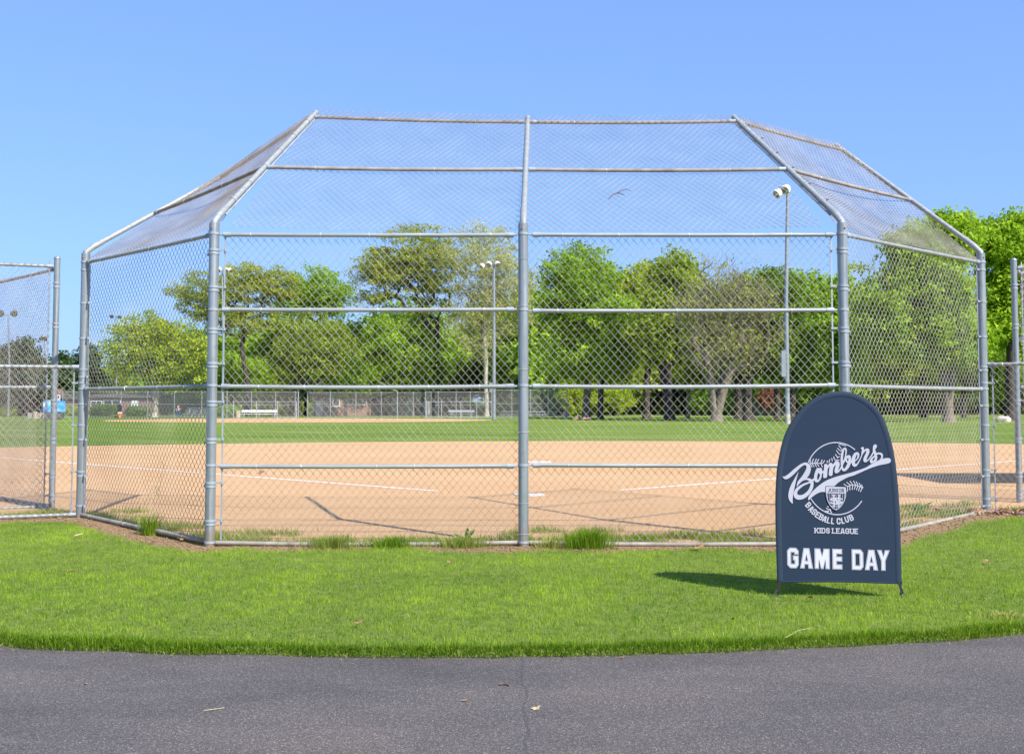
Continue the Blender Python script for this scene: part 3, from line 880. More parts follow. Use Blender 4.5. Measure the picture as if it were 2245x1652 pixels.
G = 'trees beyond the outfield'
tree('maple_tree', 'large bright green maple right of the centre post with a thick trunk', 1286, 917, [(1275, 650, 92, 105), (1235, 610, 50, 55), (1320, 625, 52, 60), (1270, 780, 85, 60)], 'leaf_maple', 'bark_grey', 300, 48, tr=0.42, seed=11, group=G, ttop=760)
tree('lime_tree', 'yellow-green tree with a slim black trunk beside the big maple', 1316, 918, [(1350, 720, 60, 75), (1330, 790, 55, 45)], 'leaf_lime', 'bark_dark', 130, 45, tr=0.3, seed=12, group=G)
tree('lime_tree', 'yellow-green round-topped tree between the big maple and the bare tree', 1417, 917, [(1410, 660, 62, 90), (1390, 740, 55, 70)], 'leaf_yellow', 'bark_dark', 190, 45, tr=0.38, seed=13, group=G)
tree('oak_tree', 'olive-green tree with a massive dark forked trunk left of the bare tree', 1470, 920, [(1488, 625, 62, 72), (1460, 720, 75, 75), (1510, 740, 55, 60)], 'leaf_olive', 'bark_dark', 260, 42, tr=0.5, seed=14, group=G, stems=2, spread=0.16, ttop=800)
tree('slender_tree', 'slender olive tree just left of the bare tree', 1507, 917, [(1515, 790, 45, 60)], 'leaf_olive', 'bark_grey', 80, 40, tr=0.22, seed=15, group=G, ttop=840)
tree('bare_tree', 'almost leafless grey tree with a pale multi-stemmed trunk and fine twigs', 1569, 923, [(1590, 655, 85, 95), (1510, 690, 55, 75), (1670, 690, 65, 75), (1595, 760, 95, 55)], 'leaf_locust', 'bark_grey', 380, 7, leaf=0.18, sig=0.9, tr=0.44, stems=4, spread=0.26, twigs=3600, seed=16, group=G, ttop=800, shell=0.55)
tree('dark_tree', 'dark green tree behind the bare tree with a leaning black trunk', 1618, 918, [(1650, 680, 70, 80), (1640, 770, 65, 60)], 'leaf_dark', 'bark_dark', 210, 45, tr=0.42, seed=17, group=G)
tree('dark_tree', 'deep green forked tree just left of the tall light pole', 1639, 922, [(1700, 665, 55, 75), (1720, 760, 60, 70)], 'leaf_dark', 'bark_dark', 210, 45, tr=0.48, seed=18, group=G, stems=2, spread=0.15)
tree('maple_tree', 'mid green tree directly behind the tall light pole', 1704, 918, [(1765, 660, 45, 60), (1760, 760, 55, 80)], 'leaf_maple', 'bark_dark', 190, 45, tr=0.34, seed=19, group=G)
tree('lime_tree', 'yellow-green tree showing left of the right corner post', 1737, 918, [(1790, 690, 48, 85), (1850, 690, 50, 90), (1830, 790, 60, 55)], 'leaf_lime', 'bark_dark', 220, 45, tr=0.36, seed=20, group=G)
tree('oak_tree', 'broad olive-green oak filling the right wing of the backstop', 2082, 924.5, [(2040, 620, 85, 100), (1960, 690, 75, 90), (2085, 520, 60, 55), (2000, 560, 60, 60), (2070, 740, 85, 70)], 'leaf_lime', 'bark_grey', 460, 44, tr=0.5, stems=2, spread=0.12, seed=21, group=G, ttop=720)
tree('dark_tree', 'dark tree behind the right wing with a straight black trunk', 2024, 915, [(1920, 760, 70, 70), (1990, 800, 70, 40), (1890, 640, 40, 70)], 'leaf_olive', 'bark_dark', 220, 45, tr=0.4, seed=22, group=G)
tree('maple_tree', 'bright green tree at the right edge above the low fence', 2215, 921, [(2210, 560, 75, 80), (2110, 520, 65, 55), (2190, 690, 55, 70), (2250, 640, 60, 120), (2225, 480, 30, 30)], 'leaf_lime', 'bark_dark', 400, 44, tr=0.5, seed=23, group=G, ttop=720)
tree('slender_tree', 'slim dark-trunked tree behind the boulder', 2113, 916, [(2150, 800, 60, 50), (2200, 820, 50, 40)], 'leaf_dark', 'bark_dark', 110, 45, tr=0.3, seed=24, group=G)
# left half
tree('locust_tree', 'tall feathery honey locust left of the centre post with dark spreading limbs', 950, 911, [(905, 560, 92, 72), (850, 605, 80, 60), (950, 630, 62, 95), (830, 655, 55, 28), (825, 585, 55, 40), (975, 570, 40, 55)], 'leaf_locust', 'bark_dark', 470, 32, leaf=0.22, sig=0.85, flat=0.4, tr=0.42, seed=31, group=G, ttop=700, twigs=1500, shell=0.6)
tree('sycamore_tree', 'tall thin-leaved khaki sycamore with pale branches behind the centre post', 1068, 912, [(1055, 575, 78, 88), (1115, 640, 72, 95), (1050, 700, 65, 85)], 'leaf_syc', 'bark_pale', 430, 24, leaf=0.20, sig=0.85, tr=0.30, seed=32, group=G, ttop=690, twigs=1800, stems=2, spread=0.10)
tree('locust_tree', 'flat-topped feathery honey locust right of the left corner post', 547, 911, [(560, 620, 88, 44), (450, 645, 75, 50), (610, 635, 50, 42), (510, 690, 85, 45)], 'leaf_locust', 'bark_dark', 400, 32, leaf=0.22, sig=0.85, flat=0.4, tr=0.32, seed=33, group=G, ttop=760, twigs=1500, shell=0.6, stems=2, spread=0.2)
tree('maple_tree', 'bright green maple between the two honey locusts', 698, 909, [(690, 635, 58, 48), (735, 655, 40, 40), (655, 660, 45, 35)], 'leaf_maple', 'bark_dark', 190, 36, tr=0.34, seed=34, group=G, ttop=720)
tree('budding_tree', 'twiggy round budding tree below the bright maple', 655, 912, [(690, 765, 82, 78), (640, 790, 55, 60), (740, 790, 45, 60)], 'leaf_olive', 'bark_dark', 300, 30, leaf=0.20, sig=0.75, tr=0.34, seed=35, group=G, twigs=2600, stems=3, spread=0.2, ttop=830)
tree('lime_tree', 'yellow-green leafy tree under the tall honey locust', 905, 911, [(870, 755, 75, 75), (930, 790, 50, 70), (830, 800, 60, 45)], 'leaf_lime', 'bark_grey', 270, 42, tr=0.36, seed=36, group=G)
tree('dark_tree', 'dark green tree in the gap under the tall honey locust', 815, 907, [(800, 815, 60, 48), (990, 800, 60, 60)], 'leaf_dark', 'bark_dark', 190, 45, tr=0.34, seed=37, group=G)
tree('dark_tree', 'shadowy green tree behind the sycamore trunk', 1120, 909, [(1110, 790, 60, 75), (1165, 770, 45, 70)], 'leaf_dark', 'bark_dark', 210, 45, tr=0.4, seed=38, group=G)
tree('lime_tree', 'yellow multi-stemmed tree behind the left wing', 340, 914, [(300, 765, 62, 70), (365, 770, 75, 78), (420, 790, 45, 65), (330, 720, 45, 32)], 'leaf_yellow', 'bark_pale', 340, 40, leaf=0.24, tr=0.36, seed=39, group=G, stems=4, spread=0.16, ttop=840)
tree('lime_tree', 'bright green tree low behind the left corner post', 505, 909, [(495, 820, 70, 45), (560, 830, 55, 38)], 'leaf_lime', 'bark_dark', 190, 42, tr=0.3, seed=40, group=G)
GP = 'dark pines at the left edge'
for k, (u, top, w, lab) in enumerate(((58, 742, 50, 'tallest dark pine behind the left dugout fence'), (8, 762, 45, 'dark pine cut by the left edge of the view'), (128, 776, 34, 'small dark pine between the dugout post and the backstop end post'), (190, 752, 46, 'dark pine beside the backstop end post'))):
    tree('pine_tree', lab, u, 905, [(u, top + 30, w * 0.45, 30), (u, top + 70, w * 0.8, 36), (u, top + 108, w, 30)], 'leaf_pine', 'bark_dark', 170, 42, leaf=0.34, sig=0.9, tr=0.35, seed=50 + k, group=GP, ttop=top + 20, Y=150 + 6 * k)
# a row of further trees behind everything: copies of three crowns
GB = 'far row of trees behind the park'
protos = []
for k, (lm, hh) in enumerate((('leaf_maple', 12.5), ('leaf_olive', 13.5), ('leaf_lime', 11.5))):
    wood, crown = tree_meshes(70 + k, (0, 0, -0.1), [(0, 0, hh * 0.62, 5.2, 4.6, hh * 0.38), (1.5, 0, hh * 0.40, 5.6, 4.6, hh * 0.28), (-2, 0.5, hh * 0.36, 4.8, 4.4, hh * 0.26)], 300, 60, 0.27, 1.05, 0.8, 0.35, hh * 0.35)
    wood.materials.append(M['bark_dark']); crown.materials.append(M[lm])
    protos.append((wood, crown, 'far_tree'))
rb = random.Random(9)
us = [60, 250, 430, 540, 640, 770, 900, 1100, 1190, 1270, 1345, 1420, 1500, 1580, 1660, 1740, 1820, 1900, 1980, 2060, 2140, 2210, 2290]
ords = ['first', 'second', 'third', 'fourth', 'fifth', 'sixth', 'seventh', 'eighth', 'ninth', 'tenth', 'eleventh', 'twelfth', 'thirteenth', 'fourteenth', 'fifteenth', 'sixteenth', 'seventeenth', 'eighteenth', 'nineteenth', 'twentieth', 'twenty-first', 'twenty-second', 'twenty-third']
for k, u in enumerate(us):
    Y = 168 + rb.uniform(-14, 22)
    g = at(u, 905, Y)
    wood, crown, nm = protos[k % 3]
    T = thing(nm, ('mid green', 'olive green', 'yellow-green')[k % 3] + ' background tree, ' + ords[k] + ' from the left in the far row', 'tree', (g.x, Y, 0), rb.uniform(0, 6), GB, local=True)
    s = rb.uniform(0.95, 1.15) * (0.62 if u < 300 else 1.12 if u < 620 else 1.2 if u < 800 else 1.35 if u < 1150 else 1.42)
    T.scale = (s * 1.1, s * 1.1, s)
    link('trunk', wood, None, T); link('crown', crown, None, T)

# bushes
def bush(name, label, lobes, bv, leafm, n=90, per=45, leaf=0.2, sig=0.45, seed=1, cat='bush', u=None, tr=0.1, stems=3, group=None):
    return tree(name, label, u or lobes[0][0], bv, lobes, leafm, 'bark_dark', n, per, leaf, sig, 0.8, tr, stems, 0.3, 0, seed, cat=cat, group=group, deep=0.8, grow=1.0)
GS = 'bushes and small trees in the park'
bush('bush', 'bright lime-green bush right of the big maple trunk', [(1345, 875, 48, 30), (1300, 872, 40, 34)], 911, 'leaf_yellow', 190, seed=61, group=GS)
bush('bush', 'lime-green bush left of the big maple trunk', [(1258, 872, 32, 34)], 912, 'leaf_yellow', 100, seed=62, group=GS)
bush('small_tree', 'small maroon-leaved tree left of the tall light pole', [(1683, 872, 22, 22)], 911, 'leaf_red', 80, seed=63, cat='tree', tr=0.08, group=GS)
bush('small_tree', 'small orange-leaved tree beside the picnic tables', [(1232, 888, 13, 17)], 908, 'leaf_orange', 50, seed=64, cat='tree', tr=0.08, group=GS)
bush('bush', 'green bush among the trunks left of the bare tree', [(1540, 880, 30, 22)], 910, 'leaf_lime', 80, seed=65, group=GS)
bush('bush', 'green bush among the trunks right of the bare tree', [(1600, 878, 30, 24)], 910, 'leaf_lime', 80, seed=66, group=GS)
bush('bush', 'green bush beyond the tall light pole', [(1740, 872, 40, 25)], 908, 'leaf_olive', 90, seed=67, group=GS)
bush('bush', 'olive hedge bush in front of the brick house', [(735, 895, 22, 12)], 908, 'leaf_olive', 50, seed=68, group=GS)
bush('bush', 'olive bush beside the second light pole', [(1110, 892, 28, 18)], 910, 'leaf_olive', 70, seed=69, group=GS)
bush('bush', 'low green bush below the blue and white sign board', [(150, 905, 22, 9)], 911, 'leaf_olive', 40, seed=70, group=GS)
bush('bush', 'green shrub at the left edge behind the dugout', [(20, 902, 40, 11)], 911, 'leaf_maple', 60, seed=71, group=GS)
bush('bush', 'yellow shrub behind the left dugout fence', [(15, 845, 36, 32)], 909, 'leaf_yellow', 80, seed=72, group=GS)
bush('bush', 'dark bush behind the right wing', [(1950, 890, 60, 16)], 906, 'leaf_dark', 80, seed=73, group=GS)
bush('bush', 'dark bush at the right edge behind the boulder', [(2200, 885, 60, 22)], 906, 'leaf_dark', 80, seed=74, group=GS)
bush('bush', 'dark green hedge below the dark brick building, left part', [(225, 900, 26, 12)], 911, 'leaf_dark', 60, seed=76, group=GS)
bush('bush', 'dark green hedge below the dark brick building, right part', [(300, 903, 26, 10)], 911, 'leaf_dark', 60, seed=77, group=GS)
bush('bush', 'tall dark shrub at the left end of the dark brick building', [(205, 880, 22, 22)], 908, 'leaf_dark', 60, seed=78, group=GS)
bush('bush', 'dark shrub in front of the cream house', [(826, 897, 18, 12)], 909, 'leaf_dark', 40, seed=79, group=GS)
bush('bush', 'green hedge beside the white dugout bench', [(500, 902, 20, 10)], 914, 'leaf_maple', 50, seed=75, group=GS)

# ------------------------------------------------------------------ far fences, benches, people and houses
def far_mesh_mat():
    m = bpy.data.materials.new('far_chain_link'); m.use_nodes = True
    nt = m.node_tree; b = nt.nodes['Principled BSDF']
    b.inputs['Base Color'].default_value = (0.30, 0.29, 0.27, 1); b.inputs['Roughness'].default_value = 0.6; b.inputs['Metallic'].default_value = 0.3
    sep = nt.nodes.new('ShaderNodeSeparateXYZ')
    tc = nt.nodes.new('ShaderNodeTexCoord'); nt.links.new(tc.outputs['Object'], sep.inputs[0])
    def mth(op, a, b_):
        n = nt.nodes.new('ShaderNodeMath'); n.operation = op
        for i, x in enumerate((a, b_)):
            if isinstance(x, (int, float)): n.inputs[i].default_value = x
            elif x is not None: nt.links.new(x, n.inputs[i])
        return n.outputs[0]
    outs = []
    for op in ('ADD', 'SUBTRACT'):
        q = mth('DIVIDE', mth(op, sep.outputs[0], sep.outputs[2]), 0.08)
        outs.append(mth('LESS_THAN', mth('FRACT', q, None), 0.13))
    fac = mth('MAXIMUM', outs[0], outs[1])
    tr = nt.nodes.new('ShaderNodeBsdfTransparent'); mx = nt.nodes.new('ShaderNodeMixShader')
    nt.links.new(fac, mx.inputs[0]); nt.links.new(tr.outputs[0], mx.inputs[1]); nt.links.new(b.outputs[0], mx.inputs[2])
    nt.links.new(mx.outputs[0], nt.nodes['Material Output'].inputs['Surface'])
    return m
M['farmesh'] = far_mesh_mat()

def far_fence(label, us, Y, top, rails, pr=0.045, mesh=True, slope=0.0, name='far_fence', hood=None, ztop=None):
    T = thing(name, label, 'fence', (at(us[0], 915, Y).x, Y, 0), group='fences of the second ball field')
    X = [at(u, 900, Y).x for u in us]
    Ys = [Y + slope * (x - X[0]) for x in X]
    for k, x in enumerate(X):
        MB().pipe([(x, Ys[k], -0.1), (x, Ys[k], top + 0.05)], pr, 8).obj('post', M['farmetal'], T)
    for k in range(len(X) - 1):
        for z in rails:
            MB().pipe([(X[k], Ys[k], z), (X[k + 1], Ys[k + 1], z)], 0.03, 6).obj('rail', M['farmetal'], T)
        if mesh:
            V = [(X[k], Ys[k] - 0.05, 0.03), (X[k + 1], Ys[k + 1] - 0.05, 0.03), (X[k + 1], Ys[k + 1] - 0.05, top), (X[k], Ys[k] - 0.05, top)]
            me = bpy.data.meshes.new('chain_link_panel'); me.from_pydata(V, [], [(0, 1, 2, 3)]); me.update()
            link('chain_link_panel', me, M['farmesh'], T)
    return T, X
far_fence('far chain-link fence left of the backstop corner post, in front of the bleachers', [137, 195, 265, 323, 382, 442, 497], 122, 2.98, [2.95, 1.55, 0.08])
far_fence('tall far dugout fence left of the far backstop, behind the white bench', [497.5, 551, 604, 647, 654], 121, 2.95, [2.92, 1.50, 0.08])
far_fence('low inner fence of the far left dugout', [512, 562, 608, 650], 119.5, 1.85, [1.82, 0.08], mesh=False)
fb, X = far_fence('distant backstop of the second ball field with short slanted hood braces', [674, 724, 780, 836, 871], 123, 2.92, [2.88, 1.55, 0.08], name='far_backstop')
for x, s in ((X[0], 1), (X[-1], -1)):
    MB().pipe([(x, 123, 2.95), (x + s * 1.75, 121.2, 4.0)], 0.045, 8).obj('hood_brace', M['farmetal'], fb)
far_fence('far dugout fence right of the far backstop with a grey bench inside', [933, 945, 961, 1000, 1031, 1078], 122, 2.95, [2.92, 1.45, 0.08])
far_fence('low fence in front of the far right dugout', [935, 968, 1010, 1045, 1080], 120, 1.85, [1.82, 0.08], mesh=False)
far_fence('far fence between the far backstop and its right dugout', [871.5, 906, 933], 123.5, 2.92, [2.88, 1.55])
far_fence('far chain-link fence right of the second light pole by the picnic tables', [1083, 1122, 1163, 1202, 1244], 117, 3.1, [3.05, 1.6, 0.08])

M['white'] = simple('white_paint', (0.66, 0.66, 0.66), (0.76, 0.76, 0.76), rough=0.6)
M['alu'] = simple('aluminium_bench', (0.50, 0.52, 0.54), (0.60, 0.62, 0.64), rough=0.4, metal=0.5)
M['greybench'] = simple('grey_bench', (0.30, 0.31, 0.33), (0.38, 0.39, 0.41), rough=0.6)
M['tan'] = simple('tan_bin', (0.40, 0.34, 0.24), (0.48, 0.41, 0.30), rough=0.8)
M['wood'] = simple('grey_wood', (0.24, 0.21, 0.18), (0.36, 0.32, 0.27), rough=0.9)

def bench(label, u0, u1, v, Y, mat, name='players_bench'):
    a = at(u0, v, Y); b = at(u1, v, Y)
    T = thing(name, label, 'bench', (a.x, Y, 0), group='benches of the second ball field')
    c = (a.x + b.x) / 2; w = b.x - a.x
    MB().box((c, Y, 0.45), (w, 0.32, 0.05)).obj('seat', mat, T)
    MB().box((c, Y + 0.2, 0.78), (w, 0.04, 0.26)).obj('backrest', mat, T)
    for x in (a.x + 0.3, c, b.x - 0.3):
        mb = MB(); mb.box((x, Y, 0.21), (0.06, 0.26, 0.42)); mb.box((x, Y + 0.17, 0.55), (0.05, 0.05, 0.5)); mb.obj('leg', M['farmetal'], T)
bench('long white bench in the far left dugout', 529, 608, 905, 120.3, M['white'])
bench('long grey bench in the far right dugout', 983, 1040, 905, 121, M['greybench'])

def bin_(label, u0, u1, Y, h, mat, name='litter_bin'):
    a = at(u0, 905, Y); b = at(u1, 905, Y)
    w = b.x - a.x
    T = thing(name, label, 'bin', ((a.x + b.x) / 2, Y, 0), group='bins in the park')
    MB().lathe([(w * 0.46, 0.0), (w * 0.5, 0.08), (w * 0.5, h * 0.9), (w * 0.47, h * 0.92)], ((a.x + b.x) / 2, Y, 0), 12).obj('body', mat, T)
    MB().lathe([(w * 0.52, h * 0.92), (w * 0.52, h * 0.96), (w * 0.3, h)], ((a.x + b.x) / 2, Y, 0), 12).obj('lid', mat, T)
bin_('tan litter bin beside the white dugout bench', 516, 527, 120, 0.85, M['tan'])
bin_('tan litter bin beside the far fence and the lime-green bush', 1234, 1243, 115, 0.75, M['tan'])

def bleachers(label, u0, u1, Y):
    a = at(u0, 905, Y); b = at(u1, 905, Y); w = b.x - a.x; c = (a.x + b.x) / 2
    T = thing('bleachers', label, 'bleachers', (c, Y, 0))
    for k in range(4):
        MB().box((c, Y + k * 0.6, 0.42 + 0.22 * k), (w, 0.28, 0.05)).obj('seat_plank', M['alu'], T)
        MB().box((c, Y + k * 0.6 + 0.32, 0.20 + 0.22 * k), (w, 0.24, 0.04)).obj('foot_plank', M['alu'], T)
    for x in np.linspace(a.x + 0.3, b.x - 0.3, 4):
        mb = MB()
        mb.pipe([(x, Y - 0.1, 0), (x, Y + 2.0, 1.0)], 0.035, 6); mb.pipe([(x, Y, 0), (x, Y, 0.42)], 0.03, 6); mb.pipe([(x, Y + 1.8, 0), (x, Y + 1.8, 1.05)], 0.03, 6)
        mb.obj('frame', M['alu'], T)
bleachers('low aluminium bleachers behind the left corner post', 400, 452, 126)

def picnic(label, u, v, Y):
    p = at(u, v, Y)
    T = thing('picnic_table', label, 'picnic table', (p.x, Y, 0), group='picnic tables')
    MB().box((p.x, Y, 0.75), (1.9, 0.75, 0.05)).obj('table_top', M['alu'], T)
    for s in (-1, 1):
        MB().box((p.x, Y + s * 0.68, 0.45), (1.9, 0.26, 0.05)).obj('bench_seat', M['alu'], T)
    for x in (-0.65, 0.65):
        mb = MB(); mb.pipe([(p.x + x, Y - 0.6, 0), (p.x + x, Y + 0.25, 0.74)], 0.03, 6); mb.pipe([(p.x + x, Y + 0.6, 0), (p.x + x, Y - 0.25, 0.74)], 0.03, 6); mb.pipe([(p.x + x, Y - 0.68, 0.43), (p.x + x, Y + 0.68, 0.43)], 0.025, 6)
        mb.obj('leg_frame', M['farmetal'], T)
picnic('picnic table just right of the centre post', 1176, 912, 116)
picnic('picnic table farther right by the small orange tree', 1201, 911, 121)
picnic('picnic table left of the centre post beside the second light pole', 1118, 911, 118)

# light poles
def floodlight(T, c, d, mat, s=0.62):
    """one lamp: boxy visor housing with a lens, aimed along d"""
    d = Vector(d).normalized()
    q = d.to_track_quat('Z', 'Y')
    me = MB().lathe([(s * 0.22, -0.30 * s), (s * 0.45, -0.18 * s), (s * 0.52, 0.10 * s), (s * 0.55, 0.42 * s), (s * 0.50, 0.42 * s)], n=10)
    o = me.obj('lamp', mat, T, c, q.to_euler())
    ln = MB().lathe([(s * 0.46, 0.425 * s), (s * 0.44, 0.44 * s)], n=10).obj('lens', M['lamplens'], o)
    return o
def light_pole(label, u, bv, tv, lamps, r=0.16, mat='lampwhite', box=None, Y=None, base=None):
    g = ground(u, bv) if Y is None else Vector((at(u, bv, Y).x, Y, 0))
    top = at(u, tv, g.y)
    T = thing('light_pole', label, 'light pole', (g.x, g.y, 0), group='floodlight poles')
    H = top.z
    MB().pipe([(g.x, g.y, -0.2), (g.x, g.y, H * 0.5), (top.x, g.y, H)], [r, r * 0.85, r * 0.62], 12).obj('pole', M['farpole'], T)
    if base: MB().pipe([(g.x, g.y, -0.2), (g.x, g.y, base)], r * 1.12, 12).obj('base', M['concrete'], T)
    if box:
        MB().box((g.x - r - 0.12, g.y - 0.1, box[0]), (0.34, 0.34, box[1])).obj('control_box', M['farpole'], T, bevel=0.01)
    xs_ = [l[0] for l in lamps]
    if len(lamps) > 1 and max(abs(x) for x in xs_) > 0.3:
        MB().pipe([(top.x + min(xs_), g.y, H), (top.x + max(xs_), g.y, H)], 0.05, 6).obj('cross_arm', M['farpole'], T)
    for (dx, dz, d, s) in lamps:
        floodlight(T, (top.x + dx, g.y - 0.15, H + dz), d, M[mat], s)
light_pole('tall floodlight pole seen through the right half of the backstop', 1727, 928.5, 408, [(-0.15, -0.25, (-0.6, -0.55, -0.55), 0.72), (-0.75, -0.55, (-0.75, -0.3, -0.55), 0.66)], r=0.19, box=(4.6, 2.0), base=0.75)
light_pole('floodlight pole with three white lamps left of the centre post', 1083, 918, 578, [(0.35, 0, (0.25, -0.6, -0.7), 0.58), (-0.5, 0, (-0.2, -0.6, -0.7), 0.58), (-1.2, -0.2, (-0.6, -0.4, -0.6), 0.55)], r=0.2, box=(3.3, 1.0))
light_pole('floodlight pole hidden by the left corner post, white lamps showing', 487, 915, 592, [(0.5, 0, (0.5, -0.6, -0.6), 0.58), (-0.3, 0.1, (-0.2, -0.6, -0.7), 0.58), (0.9, 0, (0.7, -0.2, -0.6), 0.52)], r=0.13)
light_pole('distant light pole with two dark lamps above the yellow tree', 254, 908, 694, [(-0.55, 0.1, (0, -0.7, -0.6), 0.52), (0.6, 0, (0, -0.7, -0.6), 0.52)], r=0.12, mat='lampdark', Y=160)
light_pole('distant light pole with two dark lamps at the left edge', 18, 905, 690, [(-0.85, 0.25, (0, -0.7, -0.5), 0.8), (0.9, 0.25, (0, -0.7, -0.5), 0.8)], r=0.14, mat='lampdark', Y=140)
light_pole('small distant light pole left of the dugout corner post', 97, 905, 742, [(-0.3, 0.1, (0, -0.7, -0.5), 0.7), (0.4, 0.1, (0, -0.7, -0.5), 0.7)], r=0.1, mat='lampdark', Y=170)

# houses
def brick_mat(name, c0, c1):
    m, nt, b = base_mat(name)
    v = coords(nt)
    sw = nt.nodes.new('ShaderNodeSeparateXYZ'); nt.links.new(v, sw.inputs[0])
    cb = nt.nodes.new('ShaderNodeCombineXYZ'); nt.links.new(sw.outputs[0], cb.inputs[0]); nt.links.new(sw.outputs[2], cb.inputs[1])
    br = nt.nodes.new('ShaderNodeTexBrick'); br.inputs['Scale'].default_value = 4
    br.inputs['Color1'].default_value = rgb(c0); br.inputs['Color2'].default_value = rgb(c1); br.inputs['Mortar'].default_value = (0.4, 0.36, 0.32, 1)
    nt.links.new(cb.outputs[0], br.inputs['Vector']); nt.links.new(br.outputs[0], b.inputs['Base Color'])
    b.inputs['Roughness'].default_value = 0.9
    return m
M['brick'] = brick_mat('house_brick', (0.26, 0.11, 0.075), (0.34, 0.15, 0.10))
M['brickdark'] = brick_mat('house_brick_dark', (0.19, 0.095, 0.07), (0.25, 0.12, 0.09))
M['cream'] = simple('cream_siding', (0.52, 0.46, 0.34), (0.58, 0.52, 0.40), rough=0.8)
M['paleside'] = simple('pale_grey_siding', (0.46, 0.46, 0.45), (0.54, 0.54, 0.53), rough=0.8)
M['shingle'] = simple('roof_shingle', (0.07, 0.06, 0.055), (0.12, 0.105, 0.095), scale=3, rough=0.95)
M['glass'] = simple('window_glass', (0.03, 0.035, 0.04), (0.06, 0.065, 0.07), rough=0.1)
def house(label, u0, u1, Y, h, wall, wins, door=None, roof_h=2.0, depth=8):
    a = at(u0, 905, Y); b = at(u1, 905, Y); w = b.x - a.x; c = (a.x + b.x) / 2
    T = thing('house', label, 'house', (c, Y, 0), group='houses beyond the second ball field')
    MB().box((c, Y + depth / 2, h / 2 - 0.1), (w, depth, h + 0.2)).obj('wall', wall, T)
    o = 0.4
    mb = MB()
    mb.prism([(a.x - o, Y - o, h + 0.02), (a.x - o, Y + depth + o, h + 0.02), (a.x - o, Y + depth / 2, h + roof_h)], (w + 2 * o, 0, 0))
    rf = mb.obj('roof', M['shingle'], T)
    MB().box((c + w * 0.3, Y + depth * 0.6, h + roof_h), (0.7, 0.6, 1.4)).obj('chimney', M['brick'], rf)
    for (f, z0, ww, hh) in wins:
        x = a.x + w * f
        W = MB().box((x, Y - 0.03, z0 + hh / 2), (ww, 0.10, hh)).obj('window', M['white'], T)
        MB().box((x - ww * 0.23, Y - 0.085, z0 + hh / 2), (ww * 0.40, 0.02, hh - 0.2)).obj('pane', M['glass'], W)
        MB().box((x + ww * 0.23, Y - 0.085, z0 + hh / 2), (ww * 0.40, 0.02, hh - 0.2)).obj('pane', M['glass'], W)
        MB().box((x, Y - 0.06, z0 - 0.06), (ww + 0.2, 0.2, 0.1)).obj('sill', M['cream'], W)
    if door:
        x = a.x + w * door
        D = MB().box((x, Y - 0.03, 1.05), (1.0, 0.09, 2.1)).obj('door', M['white'], T)
        MB().box((x + 0.36, Y - 0.09, 1.0), (0.06, 0.05, 0.12)).obj('handle', M['steel'], D)
GT = 'trunks in front of the houses'
for u_, bv_, r_, w_, sd_, lm_, lb_ in ((757, 912, 0.22, 40, 81, 'leaf_dark', 'dark slim tree in front of the brick house, nearest its windows'), (808, 911, 0.2, 36, 82, 'leaf_olive', 'slim tan-trunked tree at the right end of the brick house'), (842, 910, 0.34, 44, 83, 'leaf_dark', 'broad dark tree in front of the cream house'), (880, 911, 0.30, 40, 84, 'leaf_dark', 'dark tree in front of the pale grey house'), (916, 911, 0.45, 45, 85, 'leaf_dark', 'thick-trunked tree at the far dugout fence corner'), (668, 909, 0.22, 40, 86, 'leaf_maple', 'dark slim tree in the gap left of the far backstop'), (1006, 909, 0.3, 45, 87, 'leaf_dark', 'dark tree behind the grey far bench'), (600, 908, 0.25, 55, 88, 'leaf_olive', 'dark-trunked tree behind the white far bench'), (455, 907, 0.25, 55, 89, 'leaf_olive', 'olive tree behind the far bleachers')):
    tree('park_tree', lb_, u_, bv_, [(u_, 838, w_, 30), (u_ + 8, 810, w_ * 0.8, 30)], lm_, 'bark_dark', 110, 40, tr=r_, seed=sd_, group=GT, ttop=850)
NU = 24000
ru = np.random.default_rng(5)
ux = ru.uniform(-150, 150, NU); uy = ru.uniform(196, 206, NU); uz = ru.random(NU) ** 1.2 * (4.2 + 1.6 * np.sin(ux * 0.21) + 1.2 * np.sin(ux * 0.53 + 1))
pc_ = np.stack([ux, uy, uz], 1); un = ru.normal(size=(NU, 3)); un /= np.linalg.norm(un, axis=1, keepdims=True)
ua = np.cross(un, ru.normal(size=(NU, 3))); ua /= np.linalg.norm(ua, axis=1, keepdims=True); ub = np.cross(un, ua); us_ = ru.uniform(0.4, 0.8, NU)[:, None]
V = np.stack([pc_ - ua * us_, pc_ - ub * us_ * 0.6, pc_ + ua * us_, pc_ + ub * us_ * 0.6], 1).reshape(-1, 3)
tag(link('undergrowth', npmesh('undergrowth', V, np.arange(NU * 4).reshape(-1, 4), var=ru.random(NU)), M['leaf_olive']), 'band of low green undergrowth far behind the trees', 'undergrowth', kind='stuff')
house('red brick house behind the far backstop with white windows', 688, 812, 150, 2.7, M['brick'], [(0.34, 1.3, 1.9, 1.1), (0.62, 1.5, 1.1, 0.8), (0.86, 1.5, 1.1, 0.8)], 0.1, roof_h=1.0)
house('dark red brick building behind the left wing with a white-framed window', 190, 330, 155, 2.5, M['brickdark'], [(0.40, 1.0, 2.6, 1.2), (0.15, 1.0, 1.6, 1.1)], 0.75, roof_h=0.6)
house('cream house between the brick house and the pale house', 815, 862, 165, 4.0, M['cream'], [(0.3, 1.4, 0.9, 1.2), (0.7, 1.4, 0.9, 1.2)])
house('pale grey house with a low roof right of the far backstop', 858, 935, 158, 2.5, M['paleside'], [(0.3, 0.9, 1.5, 1.0), (0.75, 0.9, 1.3, 1.0)], 0.5, roof_h=1.7)
